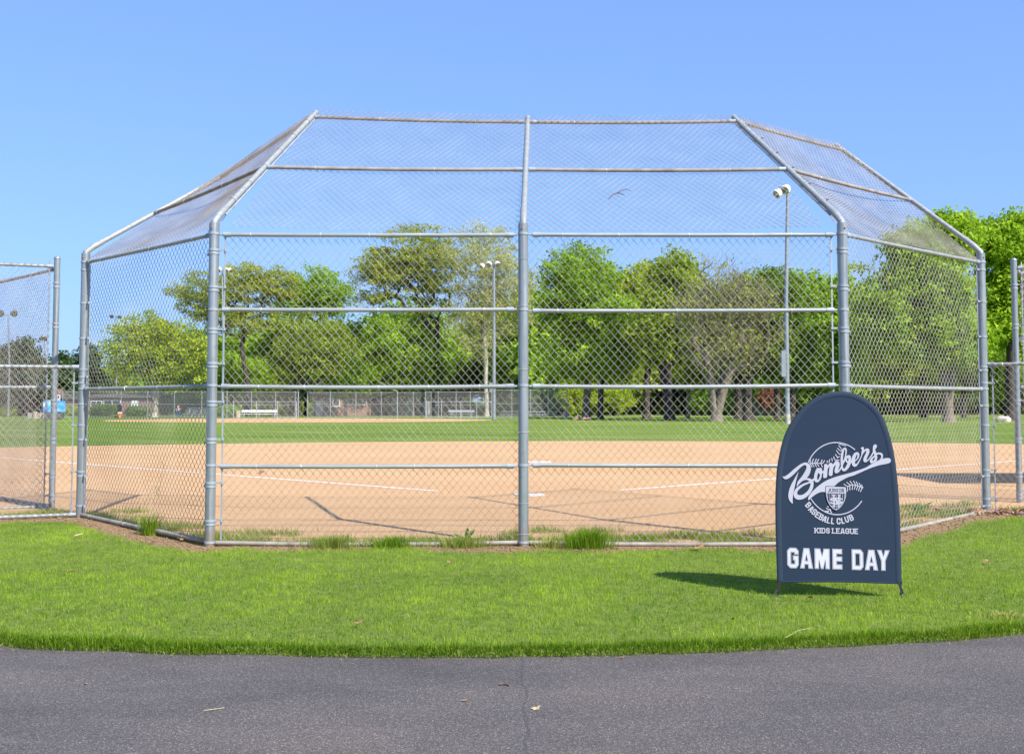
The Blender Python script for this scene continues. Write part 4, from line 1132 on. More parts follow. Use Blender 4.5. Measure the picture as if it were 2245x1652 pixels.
house('brick house glimpsed at the end of the far right dugout', 938, 1010, 170, 4.4, M['brick'], [(0.3, 1.6, 1.3, 1.3), (0.7, 1.6, 1.3, 1.3)])
house('pale house with white-framed windows behind the left dugout fence', 10, 120, 152, 2.3, M['brickdark'], [(0.16, 0.9, 0.7, 1.2), (0.32, 0.9, 0.9, 1.2), (0.78, 0.9, 1.2, 1.2)], 0.55, roof_h=0.8)
house('white house glimpsed behind the maroon tree', 1660, 1745, 165, 2.6, M['white'], [(0.3, 0.9, 1.2, 1.0), (0.65, 0.9, 1.2, 1.0)], 0.9)

# blue and white sign board and the square notice
M['skyprint'] = None
def skyprint():
    m, nt, b = base_mat('blue_white_print')
    v = coords(nt, (0.9, 1, 1.6))
    f = noise(nt, v, 0.9, 3)
    nt.links.new(ramp(nt, f, [(0.40, (0.045, 0.29, 0.72)), (0.52, (0.16, 0.45, 0.78)), (0.62, (0.62, 0.70, 0.74))]), b.inputs['Base Color'])
    b.inputs['Roughness'].default_value = 0.5
    return m
M['skyprint'] = skyprint()
a = at(95, 905, 112); b = at(142, 905, 112)
T = thing('sign_board', 'blue and white printed board on a dark base by the left dugout post', 'sign board', ((a.x + b.x) / 2, 112, 0))
MB().box(((a.x + b.x) / 2, 112, 1.27), (b.x - a.x, 0.5, 1.18)).obj('panel', M['skyprint'], T, bevel=0.08)
MB().box(((a.x + b.x) / 2, 112.05, 0.33), ((b.x - a.x) * 0.86, 0.4, 0.66)).obj('base', M['lampdark'], T, bevel=0.02)
a = at(122, 872, 116); b = at(132, 872, 116)
M['signblue'] = simple('dark_blue_paint', (0.04, 0.05, 0.10), (0.06, 0.07, 0.13), rough=0.6)
T = thing('notice_sign', 'small square white notice with a dark arrow left of the backstop end post', 'sign', ((a.x + b.x) / 2, 116, 0))
MB().box(((a.x + b.x) / 2, 116, 2.2), (b.x - a.x, 0.05, 0.66)).obj('panel', M['white'], T)
mb = MB(); cx = (a.x + b.x) / 2
mb.prism([(cx - 0.02, 115.96, 2.44), (cx + 0.17, 115.96, 2.44), (cx + 0.17, 115.96, 2.10), (cx + 0.05, 115.96, 2.22), (cx - 0.12, 115.96, 2.02), (cx - 0.18, 115.96, 2.08), (cx + 0.0, 115.96, 2.28)], (0, 0.015, 0))
mb.obj('arrow', M['signblue'], T)
MB().box((cx + 0.02, 115.96, 1.95), (0.28, 0.02, 0.06)).obj('arrow_bar', M['signblue'], T)
MB().pipe([(cx, 116.05, -0.1), (cx, 116.05, 2.55)], 0.04, 8).obj('post', M['farmetal'], T)
# low pale wall at the left
a = at(62, 905, 118); b = at(128, 905, 118)
T = thing('low_wall', 'low pale wall with wooden stumps behind the left dugout fence', 'wall', ((a.x + b.x) / 2, 118, 0))
MB().box(((a.x + b.x) / 2, 118, 0.28), (b.x - a.x, 0.4, 0.66)).obj('coping', M['concrete'], T, bevel=0.02)
for f in (0.3, 0.62):
    x = a.x + (b.x - a.x) * f
    MB().lathe([(0.24, -0.05), (0.22, 0.4), (0.2, 0.75)], (x, 117.5, 0), 9).obj('stump', M['tan'], T)

# boulder
p = ground(2199, 924)
bm = bmesh.new(); bmesh.ops.create_icosphere(bm, subdivisions=3, radius=1)
rg = random.Random(5)
from mathutils import noise as mn
for v in bm.verts:
    n_ = mn.noise(v.co * 1.4 + Vector((3, 1, 2)))
    v.co = Vector((v.co.x * 0.58, v.co.y * 0.45, max(v.co.z, -0.35) * 0.46)) * (1 + 0.35 * n_)
    v.co.x += v.co.z * 0.2
me = bpy.data.meshes.new('boulder'); bm.to_mesh(me); bm.free()
tag(link('boulder', me, simple('boulder_stone', (0.40, 0.36, 0.32), (0.55, 0.50, 0.44), scale=3, rough=0.95, bmp=0.5), None, (p.x, p.y, 0.12)), 'pale boulder on the grass between the end post and the right dugout post', 'boulder')

# people
def skin(name, pts, edges, rad, mat, parent, sub=1):
    me = bpy.data.meshes.new(name); me.from_pydata([tuple(p) for p in pts], edges, []); me.update()
    o = link(name, me, mat, parent)
    o.modifiers.new('skin', 'SKIN')
    sv = me.skin_vertices[0].data if len(me.skin_vertices) else None
    if sv:
        for i, r in enumerate(rad):
            rr = r if isinstance(r, tuple) else (r, r)
            sv[i].radius = rr
        sv[0].use_root = True
    ss = o.modifiers.new('sub', 'SUBSURF'); ss.levels = sub; ss.render_levels = sub
    return o
M['skin'] = simple('skin', (0.45, 0.26, 0.18), (0.52, 0.31, 0.22), rough=0.6)
M['hair'] = simple('hair', (0.05, 0.035, 0.025), (0.08, 0.055, 0.04), rough=0.8)
M['jeans'] = simple('blue_trousers', (0.045, 0.075, 0.20), (0.065, 0.10, 0.26), rough=0.9)
M['shirt'] = simple('dark_blue_shirt', (0.020, 0.028, 0.070), (0.035, 0.045, 0.10), rough=0.9)
M['redcloth'] = simple('red_cloth', (0.35, 0.03, 0.06), (0.45, 0.05, 0.08), rough=0.9)
M['darkcloth'] = simple('dark_cloth', (0.03, 0.02, 0.03), (0.06, 0.04, 0.05), rough=0.9)
def standing(label, u, Y, h):
    p = at(u, 914, Y)
    T = thing('person', label, 'person', (p.x, Y, 0), math.radians(20), local=True)
    k = h / 1.75
    P = {'pel': (0, 0, .95), 'wai': (0, 0, 1.12), 'che': (0, .0, 1.32), 'nek': (0, 0, 1.50), 'hd': (0, -.02, 1.62), 'top': (0, -.01, 1.74),
         'sl': (.19, 0, 1.42), 'el': (.27, -.03, 1.15), 'wl': (.20, -.22, 1.05), 'hl': (.14, -.28, 1.08),
         'sr': (-.19, 0, 1.42), 'er': (-.28, .02, 1.14), 'wr': (-.26, -.12, .93), 'hr': (-.25, -.17, .84),
         'tl': (.10, 0, .88), 'kl': (.11, -.03, .50), 'al': (.12, .02, .09), 'fl': (.13, -.14, .04),
         'tr': (-.10, 0, .88), 'kr': (-.13, -.02, .50), 'ar': (-.16, .03, .09), 'fr': (-.18, -.13, .04)}
    names = list(P); idx = {n: i for i, n in enumerate(names)}
    E = [('pel', 'wai'), ('wai', 'che'), ('che', 'nek'), ('nek', 'hd'), ('hd', 'top'), ('che', 'sl'), ('sl', 'el'), ('el', 'wl'), ('wl', 'hl'), ('che', 'sr'), ('sr', 'er'), ('er', 'wr'), ('wr', 'hr'), ('pel', 'tl'), ('tl', 'kl'), ('kl', 'al'), ('al', 'fl'), ('pel', 'tr'), ('tr', 'kr'), ('kr', 'ar'), ('ar', 'fr')]
    Rr = dict(pel=.13, wai=.12, che=.14, nek=.05, hd=.085, top=.06, sl=.055, el=.042, wl=.03, hl=.035, sr=.055, er=.042, wr=.03, hr=.035, tl=.08, kl=.055, al=.038, fl=.03, tr=.08, kr=.055, ar=.038, fr=.03)
    body = skin('body', [Vector(P[n]) * k for n in names], [(idx[a], idx[b]) for a, b in E], [Rr[n] * k for n in names], M['skin'], T)
    def sub(nm, keep, grow, mat, cut=None):
        ns = [n for n in names if n in keep]; ix = {n: i for i, n in enumerate(ns)}
        skin(nm, [Vector(P[n]) * k for n in ns], [(ix[a], ix[b]) for a, b in E if a in ix and b in ix], [Rr[n] * k * grow for n in ns], mat, body)
    sub('shirt', ('wai', 'che', 'sl', 'el', 'sr', 'er'), 1.18, M['shirt'])
    sub('trousers', ('pel', 'tl', 'kl', 'al', 'tr', 'kr', 'ar'), 1.2, M['jeans'])
    MB().lathe([(0.05, 0.0), (0.10, 0.03), (0.105, 0.08), (0.07, 0.14), (0.02, 0.16)], (0, 0.015, 1.62 * k), 12).obj('hair', M['hair'], body)
    return T
standing('person in dark blue shirt and blue trousers standing by the bleachers', 391, 120.5, 1.62)
# person lying under the big maple
p = ground(1277, 920)
T = thing('person', 'person in red and dark clothes lying in the shade below the big maple', 'person', (p.x, p.y, 0), math.radians(6), local=True)
pts = [(0.0, 0, .14), (.28, 0, .15), (.52, 0, .16), (.68, 0, .17), (.80, 0, .19), (.90, 0, .18), (.50, .20, .15), (.62, .40, .10), (.84, .34, .14), (.50, -.20, .15), (.36, -.34, .10), (.14, -.30, .08),
       (-.08, .10, .14), (-.42, .14, .42), (-.72, .14, .07), (-.86, .14, .10), (-.08, -.10, .13), (-.48, -.12, .13), (-.90, -.14, .07), (-1.02, -.14, .14)]
ed = [(0, 1), (1, 2), (2, 3), (3, 4), (4, 5), (2, 6), (6, 7), (7, 8), (2, 9), (9, 10), (10, 11), (0, 12), (12, 13), (13, 14), (14, 15), (0, 16), (16, 17), (17, 18), (18, 19)]
rd = [.13, .12, .13, .05, .09, .07, .055, .04, .035, .055, .04, .035, .08, .055, .04, .03, .08, .055, .04, .03]
body = skin('body', pts, ed, rd, M['skin'], T)
skin('shirt', pts[1:3] + [pts[6], pts[9]], [(0, 1), (1, 2), (1, 3)], [.145, .155, .07, .07], M['redcloth'], body)
skin('trousers', [pts[0], pts[12], pts[13], pts[16], pts[17]], [(0, 1), (1, 2), (0, 3), (3, 4)], [.15, .10, .07, .10, .07], M['darkcloth'], body)
MB().lathe([(0.05, 0.0), (0.095, 0.04), (0.07, 0.11), (0.02, 0.13)], n=10).obj('hair', M['hair'], body, (.84, 0, .19), (0, math.pi / 2, 0))
mb = MB(); mb.box((0.0, 0, 0.012), (2.3, 0.95, 0.02)); tag(mb.obj('picnic_blanket', M['darkcloth'], None, (p.x, p.y, 0)), 'dark blanket under the lying person', 'blanket')
# bag and cooler at the far fence
p = at(262, 914, 121.3)
T = thing('equipment_bag', 'dark bag hung on the far fence beside a post', 'bag', (p.x, 121.3, 0.9))
MB().box((p.x, 121.3, 1.12), (0.46, 0.28, 0.72)).obj('body', M['darkcloth'], T, bevel=0.08); MB().pipe([(p.x - 0.1, 121.4, 1.45), (p.x, 121.45, 1.62), (p.x + 0.1, 121.4, 1.45)], 0.02, 6).obj('strap', M['darkcloth'], T)
T = thing('water_cooler', 'orange water cooler standing under the dark bag', 'cooler', (p.x, 121.3, 0))
M['orange'] = simple('orange_plastic', (0.55, 0.20, 0.06), (0.62, 0.25, 0.09), rough=0.5)
MB().lathe([(0.2, 0), (0.22, 0.05), (0.23, 0.55)], (p.x, 121.3, 0), 12).obj('body', M['orange'], T); MB().lathe([(0.24, 0.55), (0.24, 0.62), (0.15, 0.66)], (p.x, 121.3, 0), 12).obj('lid', M['white'], T)

# ------------------------------------------------------------------ the banner
gb = ground(1840.5, 1308.5)
KB = 2245 / 4096 / (FD / gb.y)                  # metres per photograph pixel at the banner
SX0, SY0 = 3357.5, 2387.0
BN = thing('event_banner', 'navy arch-topped fabric banner with white baseball club lettering standing on the lawn', 'banner', (gb.x, gb.y, 0.0), math.radians(-3), local=True)
def bl(sx, sy): return ((sx - SX0) * KB, (SY0 - sy) * KB)
def mk(ox, oy, sc): return lambda x, y: bl(ox + x / sc, oy + y / sc)
cA = mk(3130, 1770, 6.119); cB = mk(3330, 1760, 6.119); cC = mk(3210, 1930, 6.3556); cD = mk(3120, 2170, 4.880); cZ = mk(3000, 1500, 1.7386); cL = mk(3080, 1720, 3.5907)

def catmull(pts, n=5, closed=True):
    out = []; N = len(pts)
    rng_ = range(N) if closed else range(N - 1)
    for i in rng_:
        if closed: p0, p1, p2, p3 = pts[i - 1], pts[i], pts[(i + 1) % N], pts[(i + 2) % N]
        else: p0, p1, p2, p3 = pts[max(i - 1, 0)], pts[i], pts[i + 1], pts[min(i + 2, N - 1)]
        for k in range(n):
            t = k / n
            out.append(tuple(0.5 * ((2 * p1[d]) + (-p0[d] + p2[d]) * t + (2 * p0[d] - 5 * p1[d] + 4 * p2[d] - p3[d]) * t * t + (-p0[d] + 3 * p1[d] - 3 * p2[d] + p3[d]) * t ** 3) for d in (0, 1)))
    if not closed: out.append(pts[-1])
    return out

def fill(name, loops_list, mat, parent, y):
    """flat print: list of (loops, depth) -> one mesh"""
    V, F = [], []
    for loops, dy in loops_list:
        flat = [p for l in loops for p in l]
        tris = tessellate_polygon([[Vector((p[0], p[1], 0)) for p in l] for l in loops])
        b = len(V)
        V += [(p[0], y - dy, p[1]) for p in flat]
        for t in tris:
            a_, b_, c_ = flat[t[0]], flat[t[1]], flat[t[2]]
            ar = (b_[0] - a_[0]) * (c_[1] - a_[1]) - (b_[1] - a_[1]) * (c_[0] - a_[0])
            if abs(ar) < 1e-12: continue
            F.append((b + t[0], b + t[1], b + t[2]) if ar > 0 else (b + t[0], b + t[2], b + t[1]))
    me = bpy.data.meshes.new(name); me.from_pydata(V, [], F); me.update()
    return link(name, me, mat, parent)

side_l = [(199, 1440), (195, 1200), (193, 1000), (197, 800), (215, 620), (260, 440), (330, 310), (430, 203), (530, 148), (640, 128), (745, 143), (845, 195), (928, 290), (983, 440), (1014, 600), (1032, 800), (1040, 1000), (1042, 1200), (1043, 1447)]
outl = catmull([cZ(*p) for p in side_l], 5, closed=False)
bot = [cZ(*p) for p in ((1000, 1447), (800, 1441), (620, 1438), (430, 1439), (240, 1445))]
outline = outl + bot
mb = MB()
TH = 0.004
mb.prism([(x, -TH, z) for x, z in outline], (0, 2 * TH, 0))
panel = mb.obj('panel', M['navy'], BN)
# pole sleeve along the edge, slightly proud and thicker
n_o = len(outl)
inner = []
for i, (x, z) in enumerate(outl):
    a_ = outl[max(i - 1, 0)]; b_ = outl[min(i + 1, n_o - 1)]
    tx, tz = b_[0] - a_[0], b_[1] - a_[1]; L = math.hypot(tx, tz)
    nx, nz = tz / L, -tx / L
    inner.append((x + nx * 0.041, z + nz * 0.041))
rows = []
for i in range(n_o):
    (x, z), (xi, zi) = outl[i], inner[i]
    row = []
    for f, dy in ((0.0, 0.0), (0.10, 0.0055), (0.35, 0.0072), (0.62, 0.0066), (0.93, 0.0062), (1.0, 0.0042)):
        row.append((x + (xi - x) * f, -dy, z + (zi - z) * f))
    rows.append(row)
V = [p for r in rows for p in r]; K = 6
F = [(i * K + j, (i + 1) * K + j, (i + 1) * K + j + 1, i * K + j + 1) for i in range(n_o - 1) for j in range(K - 1)]
me = bpy.data.meshes.new('pole_sleeve'); me.from_pydata(V, [], F); me.update()
for p in me.polygons: p.use_smooth = True
link('pole_sleeve', me, M['navyhem'], BN)
bh = MB(); bp_ = [cZ(*p) for p in ((205, 1441), (430, 1436), (620, 1434), (800, 1437), (1037, 1444))]
bh.pipe([(x, 0, z) for x, z in bp_], 0.0065, 8); bh.obj('bottom_hem', M['navy'], BN)

YP = -0.0080
SM = lambda f, pts: catmull([f(*p) for p in pts], 4)
bigB1 = SM(cA, [(448, 757), (400, 840), (330, 960), (270, 1065), (225, 1175), (199, 1290), (198, 1370), (217, 1440), (252, 1492), (298, 1523), (299, 1420), (315, 1290), (345, 1150), (385, 980), (425, 840)])
bigB2 = SM(cA, [(62, 870), (100, 872), (150, 850), (230, 790), (330, 702), (430, 622), (520, 562), (600, 532), (660, 537), (715, 577), (742, 632), (745, 700), (725, 780), (690, 850), (650, 903), (715, 915), (770, 945), (800, 985), (808, 1050), (790, 1150), (740, 1250), (660, 1340), (570, 1402), (480, 1430), (400, 1422), (345, 1380), (322, 1310), (335, 1235), (385, 1160), (450, 1105), (540, 1052), (640, 1012), (702, 992), (680, 965), (640, 952), (590, 958), (530, 985), (480, 1030), (430, 1085), (403, 1125), (405, 1070), (420, 1010), (460, 950), (520, 880), (580, 790), (620, 720), (642, 660), (640, 615), (610, 593), (570, 600), (500, 650), (420, 730), (340, 810), (260, 880), (200, 920), (140, 937), (95, 920)])
bigBh = SM(cA, [(728, 1032), (725, 1090), (695, 1170), (640, 1240), (560, 1300), (490, 1320), (430, 1312), (410, 1275), (420, 1230), (470, 1170), (550, 1105), (640, 1060)])
fill('letter', [([bigB1], 0), ([bigB2, bigBh], 0.0001)], M['print'], panel, YP)
let_o = SM(cA, [(815, 908), (822, 850), (842, 780), (870, 705), (905, 657), (945, 668), (985, 655), (1012, 682), (1022, 738), (1065, 718), (1062, 768), (1015, 802), (1005, 860), (980, 930), (940, 985), (895, 1010), (850, 1000), (822, 962), (796, 984), (768, 944)])
let_oh = SM(cA, [(925, 775), (905, 830), (893, 900), (902, 942), (922, 942), (945, 900), (962, 850), (966, 822), (942, 802)])
fill('letter', [([let_o, let_oh], 0.0002)], M['print'], panel, YP)
let_m = SM(cA, [(1075, 572), (1140, 570), (1152, 602), (1200, 547), (1245, 536), (1283, 570), (1330, 502), (1372, 486), (1417, 502), (1440, 548), (1438, 605), (1405, 708), (1432, 688), (1478, 610), (1488, 650), (1450, 720), (1400, 772), (1350, 790), (1320, 766), (1316, 720), (1330, 650), (1346, 598), (1334, 594), (1290, 652), (1275, 740), (1262, 830), (1235, 852), (1195, 850), (1176, 825), (1180, 750), (1195, 660), (1198, 618), (1152, 690), (1140, 790), (1130, 880), (1080, 906), (1044, 894), (1040, 858), (1050, 760), (1065, 660)])
fill('letter', [([let_m], 0.0003)], M['print'], panel, YP)
let_b = SM(cB, [(345, 226), (380, 242), (396, 295), (388, 375), (362, 462), (376, 436), (405, 416), (445, 409), (480, 430), (495, 480), (497, 552), (520, 548), (522, 590), (487, 602), (455, 680), (400, 755), (330, 800), (280, 785), (255, 730), (243, 640), (240, 520), (250, 410), (275, 310), (305, 250)])
h1 = SM(cB, [(345, 266), (330, 300), (313, 370), (302, 440), (298, 545), (330, 482), (350, 400), (359, 320)])
h2 = SM(cB, [(300, 640), (294, 690), (310, 738), (345, 718), (385, 650), (402, 606), (372, 582), (360, 545)])
h3 = SM(cB, [(420, 480), (398, 500), (402, 545), (424, 548), (430, 505)])
fill('letter', [([let_b, h1, h2, h3], 0.0004)], M['print'], panel, YP)
let_e = SM(cB, [(500, 552), (512, 480), (535, 420), (575, 362), (630, 338), (675, 352), (693, 400), (682, 460), (640, 520), (589, 562), (586, 603), (606, 624), (638, 600), (690, 515), (735, 420), (755, 330), (785, 350), (770, 395), (730, 490), (680, 590), (630, 663), (585, 690), (540, 678), (514, 640)])
let_eh = SM(cB, [(640, 390), (612, 438), (592, 500), (590, 528), (626, 492), (645, 440), (648, 402)])
fill('letter', [([let_e, let_eh], 0.0005)], M['print'], panel, YP)
let_r = SM(cB, [(730, 250), (752, 222), (785, 212), (805, 235), (804, 288), (840, 258), (888, 246), (925, 265), (937, 310), (925, 370), (890, 440), (863, 512), (876, 527), (915, 490), (965, 420), (1010, 340), (1030, 295), (1048, 335), (1010, 410), (950, 490), (880, 560), (830, 583), (795, 565), (785, 520), (800, 460), (835, 390), (862, 320), (848, 306), (815, 335), (775, 385), (738, 425), (748, 330), (755, 275)])
fill('letter', [([let_r], 0.0006)], M['print'], panel, YP)
let_s = SM(cB, [(1080, 148), (1110, 165), (1116, 200), (1096, 240), (1071, 276), (1085, 310), (1105, 355), (1150, 345), (1215, 352), (1250, 385), (1258, 430), (1247, 482), (1235, 500), (1172, 517), (1200, 488), (1214, 440), (1200, 402), (1160, 390), (1116, 402), (1120, 460), (1108, 530), (1085, 560), (1030, 585), (975, 607), (945, 580), (940, 545), (960, 500), (1010, 445), (1042, 425), (1048, 390), (1035, 350), (1016, 310), (1018, 260), (1021, 215), (1040, 165)])
let_sh = SM(cB, [(1060, 455), (1022, 490), (1000, 524), (1012, 546), (1040, 530), (1056, 500)])
fill('letter', [([let_s, let_sh], 0.0007)], M['print'], panel, YP)
# swoosh running into the bat
toA = lambda x, y: (x + 1223.8, y - 61.2)
sw = [(668, 1418), (690, 1345), (760, 1250), (860, 1150), (980, 1052), (1120, 962), (1280, 896), (1440, 846), (1600, 803), toA(530, 820), toA(690, 766), toA(848, 706), toA(980, 622), toA(1080, 570), toA(1180, 521), toA(1290, 486), toA(1390, 478), toA(1430, 500), toA(1445, 540), toA(1430, 577), toA(1390, 605), toA(1280, 630), toA(1160, 654), toA(1000, 705), toA(870, 757), toA(690, 838), toA(545, 903), (1644, 879), (1524, 939), (1404, 1009), (1299, 1107), (1200, 1200), (1095, 1240), (1010, 1240), (920, 1265), (840, 1310), (760, 1370), (705, 1425), (678, 1437)]
fill('bat_emblem', [([SM(cA, sw)], 0.0009)], M['print'], panel, YP)
# ball: two arcs of an ellipse and the stitches
def arc_poly(a0, a1, n=40):
    o, i_ = [], []
    for k in range(n + 1):
        t = math.radians(a0 + (a1 - a0) * k / n)
        o.append(cL(979 + 449 * math.cos(t), 717 - 519 * math.sin(t))); i_.append(cL(979 + 436 * math.cos(t), 717 - 504 * math.sin(t)))
    return o + i_[::-1]
def stroke(p, q, w0, w1):
    dx, dz = q[0] - p[0], q[1] - p[1]; L = math.hypot(dx, dz) or 1
    nx, nz = -dz / L, dx / L
    return [(p[0] + nx * w0, p[1] + nz * w0), (q[0] + nx * w1, q[1] + nz * w1), (q[0] - nx * w1, q[1] - nz * w1), (p[0] - nx * w0, p[1] - nz * w0)]
fill('ball_outline', [([arc_poly(53, 154)], 0)], M['print'], panel, YP)
fill('ball_outline', [([arc_poly(214, 322)], 0)], M['print'], panel, YP)
W1 = 11 / 6.119 * KB
st = []
for k, (x0, y0, x1, y1) in enumerate([(742, 465, 722, 545), (815, 438, 772, 545), (885, 438, 838, 545), (945, 445, 885, 540), (1025, 460, 985, 545), (1085, 475, 1030, 550), (1152, 480, 1135, 540), (1208, 448, 1182, 535), (1253, 420, 1265, 500), (1300, 380, 1322, 470), (1342, 325, 1400, 430), (1366, 235, 1442, 335), (1392, 180, 1475, 260), (1420, 110, 1490, 200), (722, 545, 780, 645), (772, 550, 830, 640), (840, 550, 885, 635), (890, 545, 945, 630), (985, 550, 1028, 645), (722, 548, 1040, 549), (1330, 465, 1440, 470), (1385, 400, 1445, 385), (1440, 330, 1475, 320), (1480, 240, 1520, 210), (1430, 75, 1600, 125)]):
    st.append(([stroke(cA(x0, y0), cA(x1, y1), W1, W1 * 0.9)], 0.00003 * k))
fill('stitching', st, M['print'], panel, YP)
st = []
for k, (x0, y0, x1, y1) in enumerate([(305, 1110, 405, 1170), (375, 1065, 460, 1128), (455, 1035, 525, 1130), (540, 1030, 592, 1135), (605, 1045, 652, 1155), (670, 1080, 718, 1175), (725, 1120, 762, 1195), (402, 1168, 392, 1290), (455, 1140, 450, 1262), (522, 1138, 505, 1252), (590, 1145, 553, 1240), (645, 1160, 605, 1255), (692, 1182, 652, 1280), (745, 1200, 700, 1300), (400, 1168, 470, 1133), (465, 1134, 600, 1136), (600, 1137, 680, 1168), (680, 1168, 770, 1205)]):
    st.append(([stroke(cB(x0, y0), cB(x1, y1), W1, W1 * 0.9)], 0.00003 * k))
fill('stitching', st, M['print'], panel, YP)
st = []
for k, (x0, y0, x1, y1) in enumerate([(560, 735, 610, 762), (600, 760, 700, 745), (630, 680, 720, 712), (660, 630, 700, 655), (715, 710, 770, 800), (700, 745, 660, 790), (735, 700, 745, 740)]):
    st.append(([stroke(cC(x0, y0), cC(x1, y1), W1, W1)], 0.00003 * k))
fill('stitching', st, M['print'], panel, YP)
# shield
shp = [(640, 137), (880, 143), (1128, 150), (1139, 250), (1131, 370), (1092, 500), (1030, 605), (962, 680), (885, 730), (800, 690), (728, 610), (670, 500), (640, 370), (633, 250)]
def scaled(pts, cx, cy, f): return [(cx + (x - cx) * f, cy + (y - cy) * f) for x, y in pts]
cr = lambda pts: [cC(*p) for p in pts]
sh_o = cr(scaled(shp, 885, 410, 1.055)); sh_i = cr(shp)
fill('shield_keyline', [([sh_o], 0.0016)], M['navy'], panel, YP)
shield = fill('shield', [([sh_i], 0.0021)], M['print'], panel, YP)
field = [(652, 303), (1118, 306), (1112, 370), (1075, 492), (1016, 592), (950, 665), (885, 710), (814, 675), (745, 598), (690, 495), (660, 370)]
sf = fill('shield_field', [([cr(field)], 0.0025)], M['navy'], panel, YP)
st = []
for x, yb in ((678, 430), (727, 560), (779, 640), (831, 690), (884, 708), (937, 672), (990, 618), (1042, 550), (1092, 430)):
    st.append(([stroke(cC(x, 305), cC(x, yb), W1 * 0.42, W1 * 0.42)], 0.0029))
fill('shield_stripes', st, M['print'], panel, YP)
st = []
Wn = 22 / 6.3556 * KB
nn = [((825, 345), (835, 640), 1.0), ((958, 345), (945, 640), 0.9), ((850, 430), (935, 560), 1.3), ((785, 345), (868, 350), .55), ((925, 345), (988, 350), .55), ((790, 635), (858, 640), .55), ((905, 635), (982, 640), .55)]
for k, (p, q, w) in enumerate(nn): st.append(([stroke(cC(*p), cC(*q), Wn * w, Wn * w)], 0.0031 + 0.00003 * k))
spts = catmull([cC(*p) for p in ((1045, 450), (960, 440), (880, 425), (790, 432), (738, 458), (780, 478), (880, 485), (985, 512), (1035, 540), (985, 562), (880, 568), (790, 552), (728, 535))], 3, closed=False)
for k in range(len(spts) - 1): st.append(([stroke(spts[k], spts[k + 1], Wn * 0.8, Wn * 0.8)], 0.0034 + 0.00002 * k))
fill('shield_monogram', st, M['print'], panel, YP)

GLY = {'A': [[(0, 0), (.34, 1), (.66, 1), (1, 0)], [(.17, .3), (.83, .3)]],
       'B': [[(0, 0), (0, 1), (.75, 1), (1, .83), (1, .66), (.82, .53), (0, .53)], [(.82, .53), (1, .38), (1, .17), (.75, 0), (0, 0)]],
       'C': [[(1, .70), (1, .82), (.75, 1), (.25, 1), (0, .82), (0, .18), (.25, 0), (.75, 0), (1, .18), (1, .30)]],
       'D': [[(0, 0), (0, 1), (.7, 1), (1, .8), (1, .2), (.7, 0), (0, 0)]],
       'E': [[(1, 1), (0, 1), (0, 0), (1, 0)], [(0, .52), (.75, .52)]],
       'G': [[(1, .72), (1, .82), (.75, 1), (.25, 1), (0, .82), (0, .18), (.25, 0), (.75, 0), (1, .18), (1, .45), (.6, .45)]],
       'I': [[(.5, 0), (.5, 1)]], 'J': [[(1, 1), (1, .18), (.75, 0), (.25, 0), (0, .18), (0, .35)]],
       'K': [[(0, 0), (0, 1)], [(1, 1), (.05, .40)], [(.35, .58), (1, 0)]], 'L': [[(0, 1), (0, 0), (1, 0)]],
       'N': [[(0, 0), (0, 1), (1, 0), (1, 1)]], 'O': [[(.25, 1), (0, .8), (0, .2), (.25, 0), (.75, 0), (1, .2), (1, .8), (.75, 1), (.25, 1)]],
       'R': [[(0, 0), (0, 1), (.75, 1), (1, .83), (1, .64), (.8, .5), (0, .5)], [(.55, .5), (1, 0)]],
       'S': [[(1, .74), (1, .83), (.75, 1), (.25, 1), (0, .83), (0, .66), (.2, .54), (.8, .46), (1, .34), (1, .17), (.75, 0), (.25, 0), (0, .17), (0, .26)]],
       'U': [[(0, 1), (0, .18), (.25, 0), (.75, 0), (1, .18), (1, 1)]]}
SER = {'I': [(.5, 0), (.5, 1)], 'K': [(0, 0), (0, 1), (1, 1), (1, 0)], 'L': [(0, 1), (0, 0)], 'A': [(0, 0), (1, 0)], 'U': [(0, 1), (1, 1)], 'N': [(0, 0), (0, 1), (1, 1)], 'R': [(0, 0), (1, 0), (0, 1)], 'J': [(1, 1)], 'D': [(0, 0), (0, 1)], 'E': [(0, 0), (0, 1)]}
def glyph(ch, cx, cz, w, h, t, ang, mat, dy, slab=False, parent=None):
    ca, sa = math.cos(ang), math.sin(ang)
    iw, ih = max(w - t, 0.0001), h - t
    def T(p):
        x = (p[0] - 0.5) * iw; z = (p[1] - 0.5) * ih
        return (cx + x * ca - z * sa, cz + x * sa + z * ca)
    out = []; k = 0
    for pl in GLY[ch]:
        for a_, b_ in zip(pl[:-1], pl[1:]):
            A, Bq = T(a_), T(b_)
            L = math.hypot(Bq[0] - A[0], Bq[1] - A[1]) or 1
            ux, uz = (Bq[0] - A[0]) / L * t * 0.42, (Bq[1] - A[1]) / L * t * 0.42
            out.append(([stroke((A[0] - ux, A[1] - uz), (Bq[0] + ux, Bq[1] + uz), t / 2, t / 2)], dy + 0.00002 * k)); k += 1
    if slab:
        for s in SER.get(ch, []):
            c = T(s)
            out.append(([stroke((c[0] - ca * t * 1.05, c[1] - sa * t * 1.05), (c[0] + ca * t * 1.05, c[1] + sa * t * 1.05), t * 0.42, t * 0.42)], dy + 0.00002 * k)); k += 1
    fill('letter', out, mat, parent or panel, YP)
S6 = KB / 6.3556
